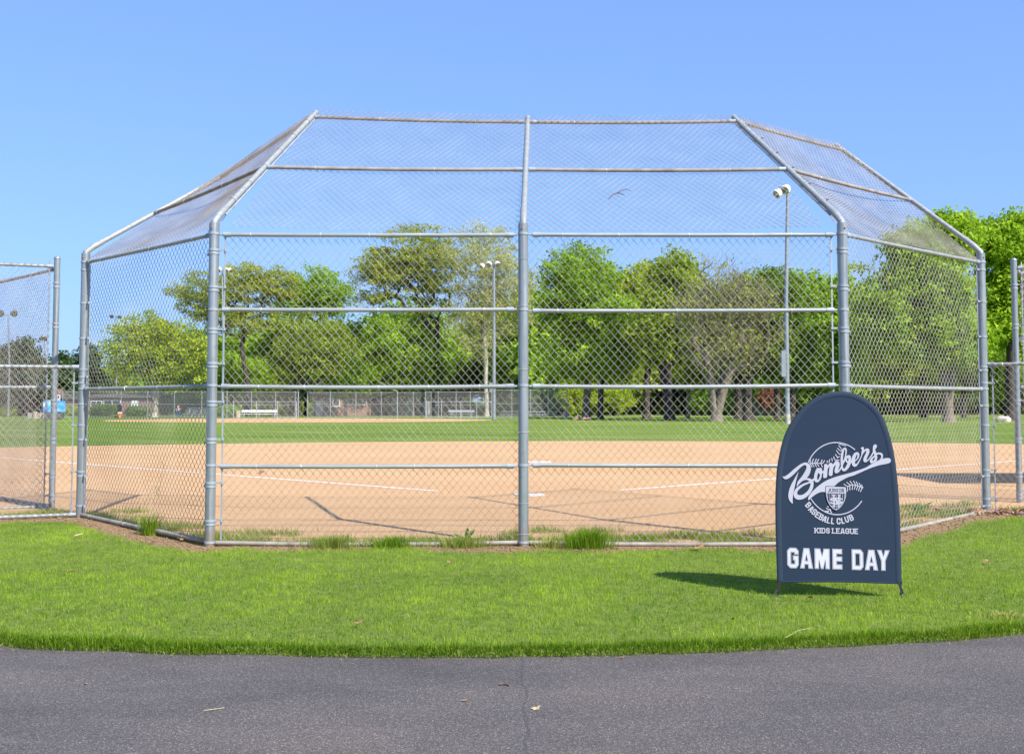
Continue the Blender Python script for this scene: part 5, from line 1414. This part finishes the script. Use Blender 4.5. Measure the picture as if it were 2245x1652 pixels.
for ch, x, y, a_ in (('B', 190, 600, 47), ('A', 258, 705, 43), ('S', 335, 775, 38), ('E', 420, 850, 33), ('B', 507, 903, 28), ('A', 595, 955, 23), ('L', 692, 982, 16), ('L', 792, 998, 8), ('C', 940, 1002, 0), ('L', 1046, 988, -8), ('U', 1142, 955, -17), ('B', 1252, 912, -27)):
    c = cC(x, y)
    glyph(ch, c[0], c[1], (98 if ch != 'L' else 82) * S6, 158 * S6, 30 * S6, math.radians(-a_), M['print'], 0.0)
for ch, x0, x1 in (('K', 335, 445), ('I', 455, 500), ('D', 512, 608), ('S', 625, 715), ('L', 772, 860), ('E', 875, 968), ('A', 985, 1085), ('G', 1102, 1200), ('U', 1215, 1318), ('E', 1330, 1420)):
    c = cC((x0 + x1) / 2, 1238 + ((x0 + x1) / 2 - 335) * 0.0145)
    glyph(ch, c[0], c[1], (x1 - x0) * S6, 138 * S6, 26 * S6, math.radians(-0.8), M['print'], 0.0, slab=True)
for ch, x0, x1 in (('J', 683, 733), ('U', 744, 810), ('N', 826, 894), ('I', 908, 940), ('O', 954, 1018), ('R', 1032, 1086)):
    c = cC((x0 + x1) / 2, 231)
    glyph(ch, c[0], c[1], (x1 - x0) * S6, 92 * S6, 15 * S6, math.radians(-0.8), M['navy'], 0.0026, slab=True)

def offset_loop(pts, d):
    n = len(pts); out = []
    ar = sum(pts[i][0] * pts[(i + 1) % n][1] - pts[(i + 1) % n][0] * pts[i][1] for i in range(n))
    s = 1 if ar > 0 else -1
    for i in range(n):
        p0, p1, p2 = pts[i - 1], pts[i], pts[(i + 1) % n]
        def nrm(a_, b_):
            dx, dy = b_[0] - a_[0], b_[1] - a_[1]; L = math.hypot(dx, dy) or 1
            return (-dy / L * s, dx / L * s)
        n1, n2 = nrm(p0, p1), nrm(p1, p2)
        bx, by = n1[0] + n2[0], n1[1] + n2[1]; q = bx * bx + by * by
        k = min(2 * d / q if q > 1e-6 else d, abs(d) * 2.6) if d > 0 else max(2 * d / q if q > 1e-6 else d, -abs(d) * 2.6)
        out.append((p1[0] + bx * k, p1[1] + by * k))
    return out
GD = {'G': ([(165, 172), (217, 113), (338, 115), (386, 170), (386, 245), (303, 243), (303, 205), (243, 203), (243, 418), (308, 420), (308, 356), (276, 355), (276, 262), (386, 263), (386, 443), (338, 507), (220, 505), (165, 443)], None),
      'A': ([(480, 118), (592, 122), (658, 515), (572, 512), (560, 435), (508, 432), (495, 510), (412, 506)], [(535, 245), (555, 360), (515, 358)]),
      'M': ([(690, 123), (800, 126), (834, 265), (866, 128), (978, 131), (978, 520), (897, 518), (897, 330), (858, 517), (808, 516), (772, 330), (772, 515), (690, 513)], None),
      'E': ([(1030, 130), (1217, 133), (1217, 232), (1115, 228), (1115, 276), (1217, 278), (1217, 375), (1115, 372), (1115, 426), (1217, 428), (1217, 523), (1030, 520)], None),
      'D': ([(1398, 135), (1572, 138), (1620, 200), (1620, 470), (1568, 532), (1398, 528)], [(1472, 222), (1545, 225), (1545, 445), (1472, 442)]),
      'A2': ([(1715, 143), (1830, 146), (1895, 538), (1810, 535), (1798, 458), (1745, 456), (1732, 533), (1645, 530)], [(1772, 270), (1792, 383), (1750, 381)]),
      'Y': ([(1880, 147), (1970, 149), (2000, 265), (2032, 150), (2122, 152), (2040, 355), (2038, 541), (1955, 539), (1955, 355)], None)}
S5 = KB / 4.88
for k_, (o_, h_) in GD.items():
    ol = [cD(*p) for p in o_]; hl = [cD(*p) for p in h_] if h_ else None
    def grp(d): return [offset_loop(ol, d)] + ([offset_loop(hl, -d)] if hl else [])
    outer = fill('letter', [(grp(0.0), 0.0)], M['printbright'], panel, YP)
    fill('letter_inline', [(grp(8 * S5), 0.0003)], M['navy'], outer, YP)
    fill('letter_fill', [(grp(14 * S5), 0.0006)], M['printbright'], outer, YP)

# legs: pole stub, black strap and snap hook on each side
for s, (px, py) in ((-1, (3116, 2387)), (1, (3599, 2389))):
    fx, _ = bl(px, py)
    zt = 0.19
    MB().pipe([(fx, 0.004, -0.12), (fx - s * 0.001, 0.004, zt)], 0.0055, 8).obj('pole', M['steel'], BN)
    MB().pipe([(fx - s * 0.002, -0.003, 0.117), (fx - s * 0.001, -0.003, 0.098)], 0.007, 8).obj('ferrule', M['black'], BN)
    mb = MB()
    a_ = Vector((fx - s * 0.020, -0.008, 0.118)); b_ = Vector((fx + s * 0.003, -0.010, 0.030))
    mb.prism([(a_.x - 0.010, a_.y, a_.z), (a_.x + 0.010, a_.y, a_.z), (b_.x + 0.009, b_.y, b_.z), (b_.x - 0.009, b_.y, b_.z)], (0, 0.004, 0))
    mb.obj('strap', M['black'], BN)
    c0 = Vector((fx + s * 0.006, -0.010, 0.034))
    hk = [(0, 0.018), (0.012, 0.000), (0.026, -0.022), (0.029, -0.034), (0.022, -0.042), (0.004, -0.036), (-0.004, -0.028)]
    MB().pipe([c0 + Vector((s * x, 0, z)) for x, z in hk], 0.0035, 7).obj('snap_hook', M['steel'], BN)
    MB().box((fx - s * 0.009, -0.006, 0.030), (0.010, 0.012, 0.016)).obj('buckle', M['black'], BN, bevel=0.002)

# ------------------------------------------------------------------ lawn grass as real blades
def blades(name, x, y, z, h, w, lean, ang, var, mat, label=None, cat=None, parent=None, curl=1.0):
    n = len(x)
    base = np.stack([x, y, z], 1)
    ld = np.stack([np.cos(ang), np.sin(ang), np.zeros(n)], 1)
    pa = rg_.uniform(0, 2 * math.pi, n)
    pd = np.stack([np.cos(pa), np.sin(pa), np.zeros(n)], 1)
    mid = base + ld * (lean * 0.35)[:, None] + np.array([0, 0, 1]) * (h * 0.60)[:, None]
    tip = base + ld * lean[:, None] + np.array([0, 0, 1]) * (h * (1 - 0.25 * np.clip(lean / np.maximum(h, 1e-4), 0, 2.5) * curl))[:, None].clip(0.004)
    hw = (w / 2)[:, None]
    V = np.stack([base - pd * hw, base + pd * hw, mid - pd * hw * 0.8, mid + pd * hw * 0.8, tip], 1).reshape(-1, 3)
    f = np.array([[0, 1, 3], [0, 3, 2], [2, 3, 4]])
    F = (np.arange(n)[:, None, None] * 5 + f[None]).reshape(-1, 3)
    me = npmesh(name, V, F, smooth=True, var=np.repeat(var, 3))
    o = link(name, me, M[mat], parent)
    if label: tag(o, label, cat, kind='stuff')
    return o
rg_ = np.random.default_rng(77)
def vnoise(x, y, s, seed):
    r = np.random.default_rng(seed)
    acc = np.zeros_like(x); amp = 0
    for k in range(9):
        a = r.uniform(0, 6.28); f = s * r.uniform(0.5, 2.2)
        acc += np.sin((x * math.cos(a) + y * math.sin(a)) * f + r.uniform(0, 6.28)); amp += 1
    return acc / math.sqrt(amp * 0.5) * 0.5
N = 570000
x = rg_.uniform(-9.5, 9.5, N); y = rg_.uniform(5.9, 13.0, N)
pe = path_edge(x) + 0.02 * wob(x, x * 0 + 2.0, 3); bk = back_line(x)
keep = (y > pe) & (y < bk - 0.05)
sl = soil_amount(x, y)
prob = (1 - 0.985 * np.clip(sl * 1.15, 0, 1)) * (1 - 0.6 * sstep(np.abs(x) - 0.50 * y, 0.5, 2.6)) * np.where(y > 9, 0.75, 1.0)
keep &= rg_.random(N) < prob
x, y = x[keep], y[keep]; pe = pe[keep]; n = len(x)
patch = vnoise(x, y, 3.2, 1); fine = vnoise(x, y, 14, 2); tuftn = vnoise(x, y, 40, 3)
lip = 1 - sstep(y - pe, 0.05, 0.24)
h = np.clip(0.026 + 0.005 * patch + 0.006 * fine + 0.005 * tuftn + rg_.normal(0, 0.008, n), 0.010, 0.070) * (1 + 0.4 * lip)
lean = np.abs(rg_.normal(0.014, 0.016, n)) * (1 + 0.7 * lip)
ang = rg_.uniform(0, 2 * math.pi, n); ang = np.where(lip > 0.6, np.where(rg_.random(n) < 0.5, -math.pi / 2 + rg_.normal(0, 0.7, n), ang), ang)
var = np.clip(0.44 + 0.20 * patch + 0.20 * fine + 0.05 * tuftn + rg_.normal(0, 0.19, n) - 0.10 * lip + 0.10 * (y > 9.3) * rg_.random(n), 0.02, 1)  # lip blades also darkened, edge shade put into their colour
blades('grass', x, y, terrain(x, y) - 0.003, h, rg_.uniform(0.0022, 0.0044, n), lean, ang, var, 'grass', 'short green lawn grass between the path and the backstop', 'grass')
# longer grass hanging over the cut edge of the path; blade shade painted in
n = 36000
x = rg_.uniform(-8, 8, n); t = rg_.random(n); en0 = vnoise(x, x * 0 + 3, 9, 10)
y = path_edge(x) + 0.02 * wob(x, x * 0 + 2.0, 3) - 0.022 + 0.012 * en0 + 0.10 * t
en = vnoise(x, x * 0, 5, 9)
blades('edge_grass', x, y, -0.037 + 0.035 * np.clip(t * 2.2, 0, 1), np.clip(rg_.normal(0.034, 0.012, n) + 0.012 * en, 0.010, 0.08), rg_.uniform(0.003, 0.0055, n), np.abs(rg_.normal(0.02, 0.018, n)), -math.pi / 2 + rg_.normal(0, 1.0, n), np.clip(rg_.normal(0.20, 0.16, n) + 0.05 * en + 0.15 * t, 0, 1), 'grass', 'longer green grass along the edge of the path, coloured darker for shade between blades', 'grass')
# dry thatch among the blades and clippings on the edge of the asphalt
N = 60000
x = rg_.uniform(-8, 8, N); y = rg_.uniform(5.9, 12.6, N)
pe = path_edge(x)
near = 1.6 * np.exp(-np.abs(y - pe + 0.015) / 0.035) + 0.16 + 0.12 * (vnoise(x, y, 2.2, 12) > 0.3) + 0.5 * soil_amount(x, y) * (y < back_line(x) - 0.02)
keep = (y > pe - 0.13) & (y < back_line(x) - 0.05) & (rg_.random(N) < near)
x, y = x[keep], y[keep]; n = len(x)
zz = np.where(y < path_edge(x), -0.033, 0.0) + terrain(x, y)
blades('grass_clippings', x, y, zz + 0.002, rg_.uniform(0.005, 0.03, n), rg_.uniform(0.002, 0.0035, n), rg_.uniform(0.02, 0.06, n), rg_.uniform(0, 6.28, n), rg_.uniform(0.3, 1, n), 'drygrass', 'dry clippings along the asphalt edge and in the lawn', 'clippings')
# weedy strip on the field side of the backstop
N = 150000
x = rg_.uniform(-7.5, 7.5, N); y = back_line(x) + 0.03 + rg_.random(N) ** 1.2 * 1.35
pn = vnoise(x, y, 4.0, 5) + 0.5 * vnoise(x, y, 13, 6) - (y - back_line(x)) * 0.95 + 0.75
keep = (rg_.random(N) < np.clip(pn * 0.95, 0, 1))
x, y = x[keep], y[keep]; n = len(x)
blades('weedy_grass', x, y, terrain(x, y), np.clip(rg_.normal(0.052, 0.026, n), 0.012, 0.17), rg_.uniform(0.003, 0.006, n), np.abs(rg_.normal(0.015, 0.015, n)), rg_.uniform(0, 6.28, n), np.clip(0.45 + 0.2 * vnoise(x, y, 6, 7) + rg_.normal(0, 0.2, n) - 0.08, 0, 1), 'drygrass', 'patchy yellow-green weeds on the clay behind the bottom rail', 'weeds')
# crumbs of soil along the foot of the fence
N = 2600
x = rg_.uniform(-7, 7, N); y = back_line(x) - rg_.random(N) * 0.55
keep = soil_amount(x, y) > 0.35
x, y = x[keep], y[keep]; n = len(x)
s = rg_.uniform(0.004, 0.016, n)
c = np.stack([x, y, terrain(x, y) + s * 0.3], 1)
oct_ = np.array([[1, 0, 0], [-1, 0, 0], [0, 1, 0], [0, -1, 0], [0, 0, 0.7], [0, 0, -0.5]], float)
V = (c[:, None, :] + oct_[None] * s[:, None, None] * rg_.uniform(0.6, 1.4, (n, 6, 1))).reshape(-1, 3)
f = np.array([[0, 2, 4], [2, 1, 4], [1, 3, 4], [3, 0, 4], [2, 0, 5], [1, 2, 5], [3, 1, 5], [0, 3, 5]])
F = (np.arange(n)[:, None, None] * 6 + f[None]).reshape(-1, 3)
tag(link('soil_clods', npmesh('soil_clods', V, F), simple('soil_clod', (0.13, 0.08, 0.05), (0.32, 0.21, 0.13), scale=12, rough=0.95)), 'crumbly soil clods along the foot of the backstop', 'soil', kind='stuff')

# tufts that can be told apart
def tuft(label, u, v, h, spread, n, mat='grass', seed=1, dark=0.3, name='grass_tuft', stalks=0):
    r = np.random.default_rng(seed)
    g = ground(u, v); z0 = float(terrain(g.x, g.y))
    rad = np.abs(r.normal(0, spread * 0.4, n)); a = r.uniform(0, 6.28, n)
    x = g.x + rad * np.cos(a); y = g.y + rad * np.sin(a) * 0.7
    hh = h * r.uniform(0.45, 1.0, n)
    T = thing(name, label, 'grass tuft', (g.x, g.y, z0), group='tufts along the backstop')
    bo = blades('blades', x, y, np.full(n, z0 - 0.005), hh, r.uniform(0.004, 0.008, n), hh * r.uniform(0.15, 0.75, n), a + r.normal(0, 0.5, n), np.clip(dark + r.normal(0, 0.16, n), 0, 1), mat, parent=T)
    bo['kind'] = 'stuff'
    if stalks:
        mb = MB()
        for k in range(stalks):
            x0 = g.x + r.normal(0, 0.03); top = Vector((x0 + r.normal(0, 0.09), g.y + r.normal(0, 0.05), z0 + h * r.uniform(1.4, 2.4)))
            mb.pipe([(x0, g.y, z0), ((x0 + top.x) / 2 + 0.01, g.y, z0 + top.z * 0.5), top], [0.0022, 0.0018, 0.001], 4)
            for q in range(5):
                b_ = top - Vector((0, 0, 0.018 * q)); mb.pipe([b_, b_ + Vector((r.normal(0, 0.018), r.normal(0, 0.01), 0.014))], [0.0015, 0.003], 4)
        mb.obj('seed_stalks', M['straw'], T)
    return T
tuft('bright green bushy tuft under the bottom rail right of the centre post', 1290, 1201, 0.25, 0.34, 900, seed=1, dark=0.28)
tuft('tall grass clump with seed stalks growing through the left wing', 326, 1176, 0.32, 0.14, 200, seed=2, dark=0.35, stalks=6)
tuft('ragged brown and green tuft left of the centre post, nearest the left corner', 730, 1199, 0.15, 0.46, 620, 'drygrass', 3, 0.25)
tuft('low green tuft between the two ragged tufts left of the centre post', 860, 1198, 0.14, 0.40, 620, seed=4, dark=0.3)
tuft('ragged dry tuft just left of the centre post', 1012, 1199, 0.15, 0.42, 620, 'drygrass', 5, 0.3)
tuft('thin pale tuft at the foot of the centre post', 1205, 1200, 0.13, 0.22, 200, 'drygrass', 6, 0.5)
tuft('small green tuft on the clay side right of the bushy tuft', 1400, 1188, 0.11, 0.40, 420, seed=7, dark=0.3)
# broad-leaved weeds
M['weedleaf'] = leafmat('weed_leaf', (0.055, 0.13, 0.015), (0.12, 0.22, 0.03))
def weed(label, u, v, leaves, seed):
    r = random.Random(seed)
    g = ground(u, v); z0 = float(terrain(g.x, g.y)); g.z = z0
    T = thing('broadleaf_weed', label, 'weed', (g.x, g.y, z0), group='broad-leaved weeds at the fence foot')
    for (dx, dz, L, wd) in leaves:
        a = Vector((g.x, g.y - 0.02, z0 + 0.01)); b = a + Vector((dx, -0.02, dz)); m_ = (a + b) / 2 + Vector((0, -0.02, 0.03))
        d = (b - a).normalized(); sd = d.cross(Vector((0, -1, 0.4))).normalized()
        V, F = [], []
        K = 7
        for k in range(K + 1):
            t = k / K
            p = (1 - t) ** 2 * a + 2 * t * (1 - t) * m_ + t * t * b
            w = wd * (math.sin(math.pi * min(1, t ** 1.3)) * (1 + 0.25 * math.sin(k * 2.6)) if 0 < k < K else 0.06)
            V += [p + sd * w, p + Vector((0, 0, -w * 0.25)), p - sd * w]
        F = [(3 * k + j, 3 * k + 3 + j, 3 * k + 4 + j, 3 * k + 1 + j) for k in range(K) for j in (0, 1)]
        me = bpy.data.meshes.new('leaf'); me.from_pydata([tuple(v) for v in V], [], F); me.update()
        at_ = me.attributes.new('var', 'FLOAT', 'FACE'); at_.data.foreach_set('value', [r.uniform(0.2, 0.9)] * len(F))
        link('leaf', me, M['weedleaf'], T)
weed('broad-leaved weed climbing over the right wing bottom rail', 1995, 1150, [(0.10, 0.15, 0.2, 0.02), (0.20, 0.05, 0.2, 0.026), (-0.04, 0.08, 0.1, 0.016), (0.26, 0.17, 0.2, 0.016)], 1)
weed('broad-leaved weed in the dry tuft left of the centre post', 1020, 1190, [(0.10, 0.13, 0.1, 0.02), (-0.12, 0.08, 0.1, 0.02), (0.03, 0.15, 0.1, 0.018)], 2)

# fallen leaves, twigs and other litter
def dead_leaf(label, u, v, size, seed, z=None, onpath=False, mat='deadleaf'):
    r = random.Random(seed)
    zz = -0.035 if onpath else 0.0
    g = ground(u, v, zz)
    z0 = zz + float(terrain(g.x, g.y)) + (0.006 if onpath else 0.035)
    n = 12; V = [(0, 0, 0.004)]
    for k in range(n):
        a = 2 * math.pi * k / n
        q = size * (1.0 if k % 2 == 0 else 0.62) * r.uniform(0.75, 1.1)
        V.append((q * math.cos(a), q * 0.62 * math.sin(a), 0.25 * size * abs(math.cos(a)) ** 2 * r.uniform(0.4, 1.6)))
    F = [(0, 1 + k, 1 + (k + 1) % n) for k in range(n)]
    me = bpy.data.meshes.new('fallen_leaf'); me.from_pydata(V, [], F); me.update()
    o = link('fallen_leaf', me, M[mat], None, (g.x, g.y, z0), (r.uniform(-.4, .4), r.uniform(-.3, .3), r.uniform(0, 6)))
    tag(o, label, 'leaf', 'fallen leaves')
dead_leaf('curled brown leaf on the lawn below the left wing', 152, 1262, 0.05, 1)
dead_leaf('brown leaf near the grass edge left of centre', 787, 1376, 0.035, 2)
dead_leaf('orange-brown leaf near the grass edge right of centre', 1604, 1369, 0.035, 3)
dead_leaf('rusty leaf on the lawn just below the banner', 1780, 1320, 0.045, 4)
dead_leaf('large pale oak leaf on the soil left of the banner', 1531, 1207, 0.085, 5)
dead_leaf('small leaf on the lawn below the left panel', 984, 1241, 0.035, 6)
dead_leaf('dark leaf on the lawn right of the banner', 2164, 1241, 0.045, 7)
dead_leaf('tan leaf on the soil at the foot of the centre post', 1218, 1212, 0.03, 8)
dead_leaf('flat red-brown leaf at the left corner post', 395, 1189, 0.05, 9)
dead_leaf('small brown leaf on the asphalt below the banner side', 1365, 1443, 0.02, 10, onpath=True)
dead_leaf('small brown leaf on the asphalt left of the stick', 1019, 1537, 0.02, 11, onpath=True)
dead_leaf('bright tan leaf on the asphalt right of the stick', 1176, 1554, 0.03, 12, onpath=True, mat='straw')
dead_leaf('tiny leaf on the asphalt at the left', 188, 1500, 0.014, 13, onpath=True)
def pile():
    n = 150
    r = np.random.default_rng(3)
    c = ground(2215, 1150)
    x = r.normal(c.x + 0.1, 0.55, n); y = r.normal(c.y + 0.05, 0.10, n)
    V, F = [], []
    for k in range(n):
        s = r.uniform(0.02, 0.05); a = r.uniform(0, 6.28)
        z0 = float(terrain(x[k], y[k])) + r.uniform(0.01, 0.07)
        b = len(V)
        for q in range(6):
            t = a + q * math.pi / 3; rr = s * r.uniform(0.6, 1.1)
            V.append((x[k] + rr * math.cos(t), y[k] + rr * 0.7 * math.sin(t), z0 + r.uniform(-0.02, 0.02)))
        F.append(tuple(range(b, b + 6)))
    me = bpy.data.meshes.new('leaf_litter'); me.from_pydata(V, [], F); me.update()
    tag(link('leaf_litter', me, M['deadleaf']), 'brown leaf litter heaped under the right low fence', 'leaves', kind='stuff')
pile()
def stick(label, pts, r, mat='twig', name='fallen_twig', onpath=False):
    zz = -0.035 if onpath else 0.0
    P = []
    for (u, v) in pts:
        g = ground(u, v, zz); P.append(Vector((g.x, g.y, zz + float(terrain(g.x, g.y)) + (0.008 if onpath else 0.04))))
    tag(MB().pipe(P, r, 6).obj(name, M[mat]), label, 'twig', 'fallen twigs')
stick('short dark stick on the asphalt at the centre', [(1094, 1502), (1104, 1501), (1117, 1504)], 0.005, onpath=True)
stick('pale straw on the asphalt left of centre', [(447, 1560), (470, 1557), (492, 1554)], 0.0015, 'straw', onpath=True)
stick('pale wood chip on the lawn below the left end post', [(163, 1190), (180, 1186)], 0.008, 'straw')
stick('dry stalk leaning over the grass edge right of centre', [(1722, 1412), (1750, 1396), (1778, 1390)], 0.0012, 'straw')
# dry grass clump on the right
tuft('flat clump of dry cut grass on the lawn at the right', 2200, 1352, 0.05, 0.30, 260, 'drygrass', 21, 0.8, name='dry_grass_clump')
# twig caught on the hood mesh: on the plane of the right hood panel
def hood_point(u, v):
    n = (Vector(hb(3)) - Vector(hb(2))).cross(Vector(tips[2]) - Vector(hb(2)))
    d = ray(u, v); o = Vector((0, 0, EYE))
    t = (Vector(hb(2)) - o).dot(n) / d.dot(n)
    return o + d * (t - 0.10)
zt = lambda x, y: ((2400 + x / 8.05) * 0.5481, (730 + y / 8.05) * 0.5481)
T_ = thing('caught_twig', 'forked dark twig caught on the hood mesh right of centre', 'twig', tuple(hood_point(*zt(540, 340))))
MB().pipe([hood_point(*zt(*p)) for p in ((290, 520), (410, 385), (540, 340), (690, 265), (830, 215), (890, 220), (1000, 280))], [0.006, 0.006, 0.006, 0.005, 0.004, 0.003, 0.003], 5).obj('stem', M['twig'], T_)
MB().pipe([hood_point(*zt(*p)) for p in ((540, 342), (680, 352), (735, 385), (800, 410))], [0.005, 0.004, 0.004, 0.002], 5).obj('side_shoot', M['twig'], T_)
# dead leaf stuck on the third rail of the left panel
p = at(570, 1031, B2.y - 0.03)
V = [(0, 0, 0), (0.05, 0, 0.0), (0.04, -0.005, -0.02), (0.025, 0.004, -0.02), (0.01, -0.006, -0.045), (-0.01, 0.003, -0.03)]
me = bpy.data.meshes.new('fallen_leaf'); me.from_pydata([(p.x + a, p.y + b, p.z + c) for a, b, c in V], [], [(0, 1, 2, 3), (0, 3, 4, 5)]); me.update()
tag(link('fallen_leaf', me, M['deadleaf']), 'torn dead leaf hanging from the low rail of the left panel', 'leaf', 'fallen leaves')

for o in list(bpy.data.objects):
    if '_local' in o: del o['_local']
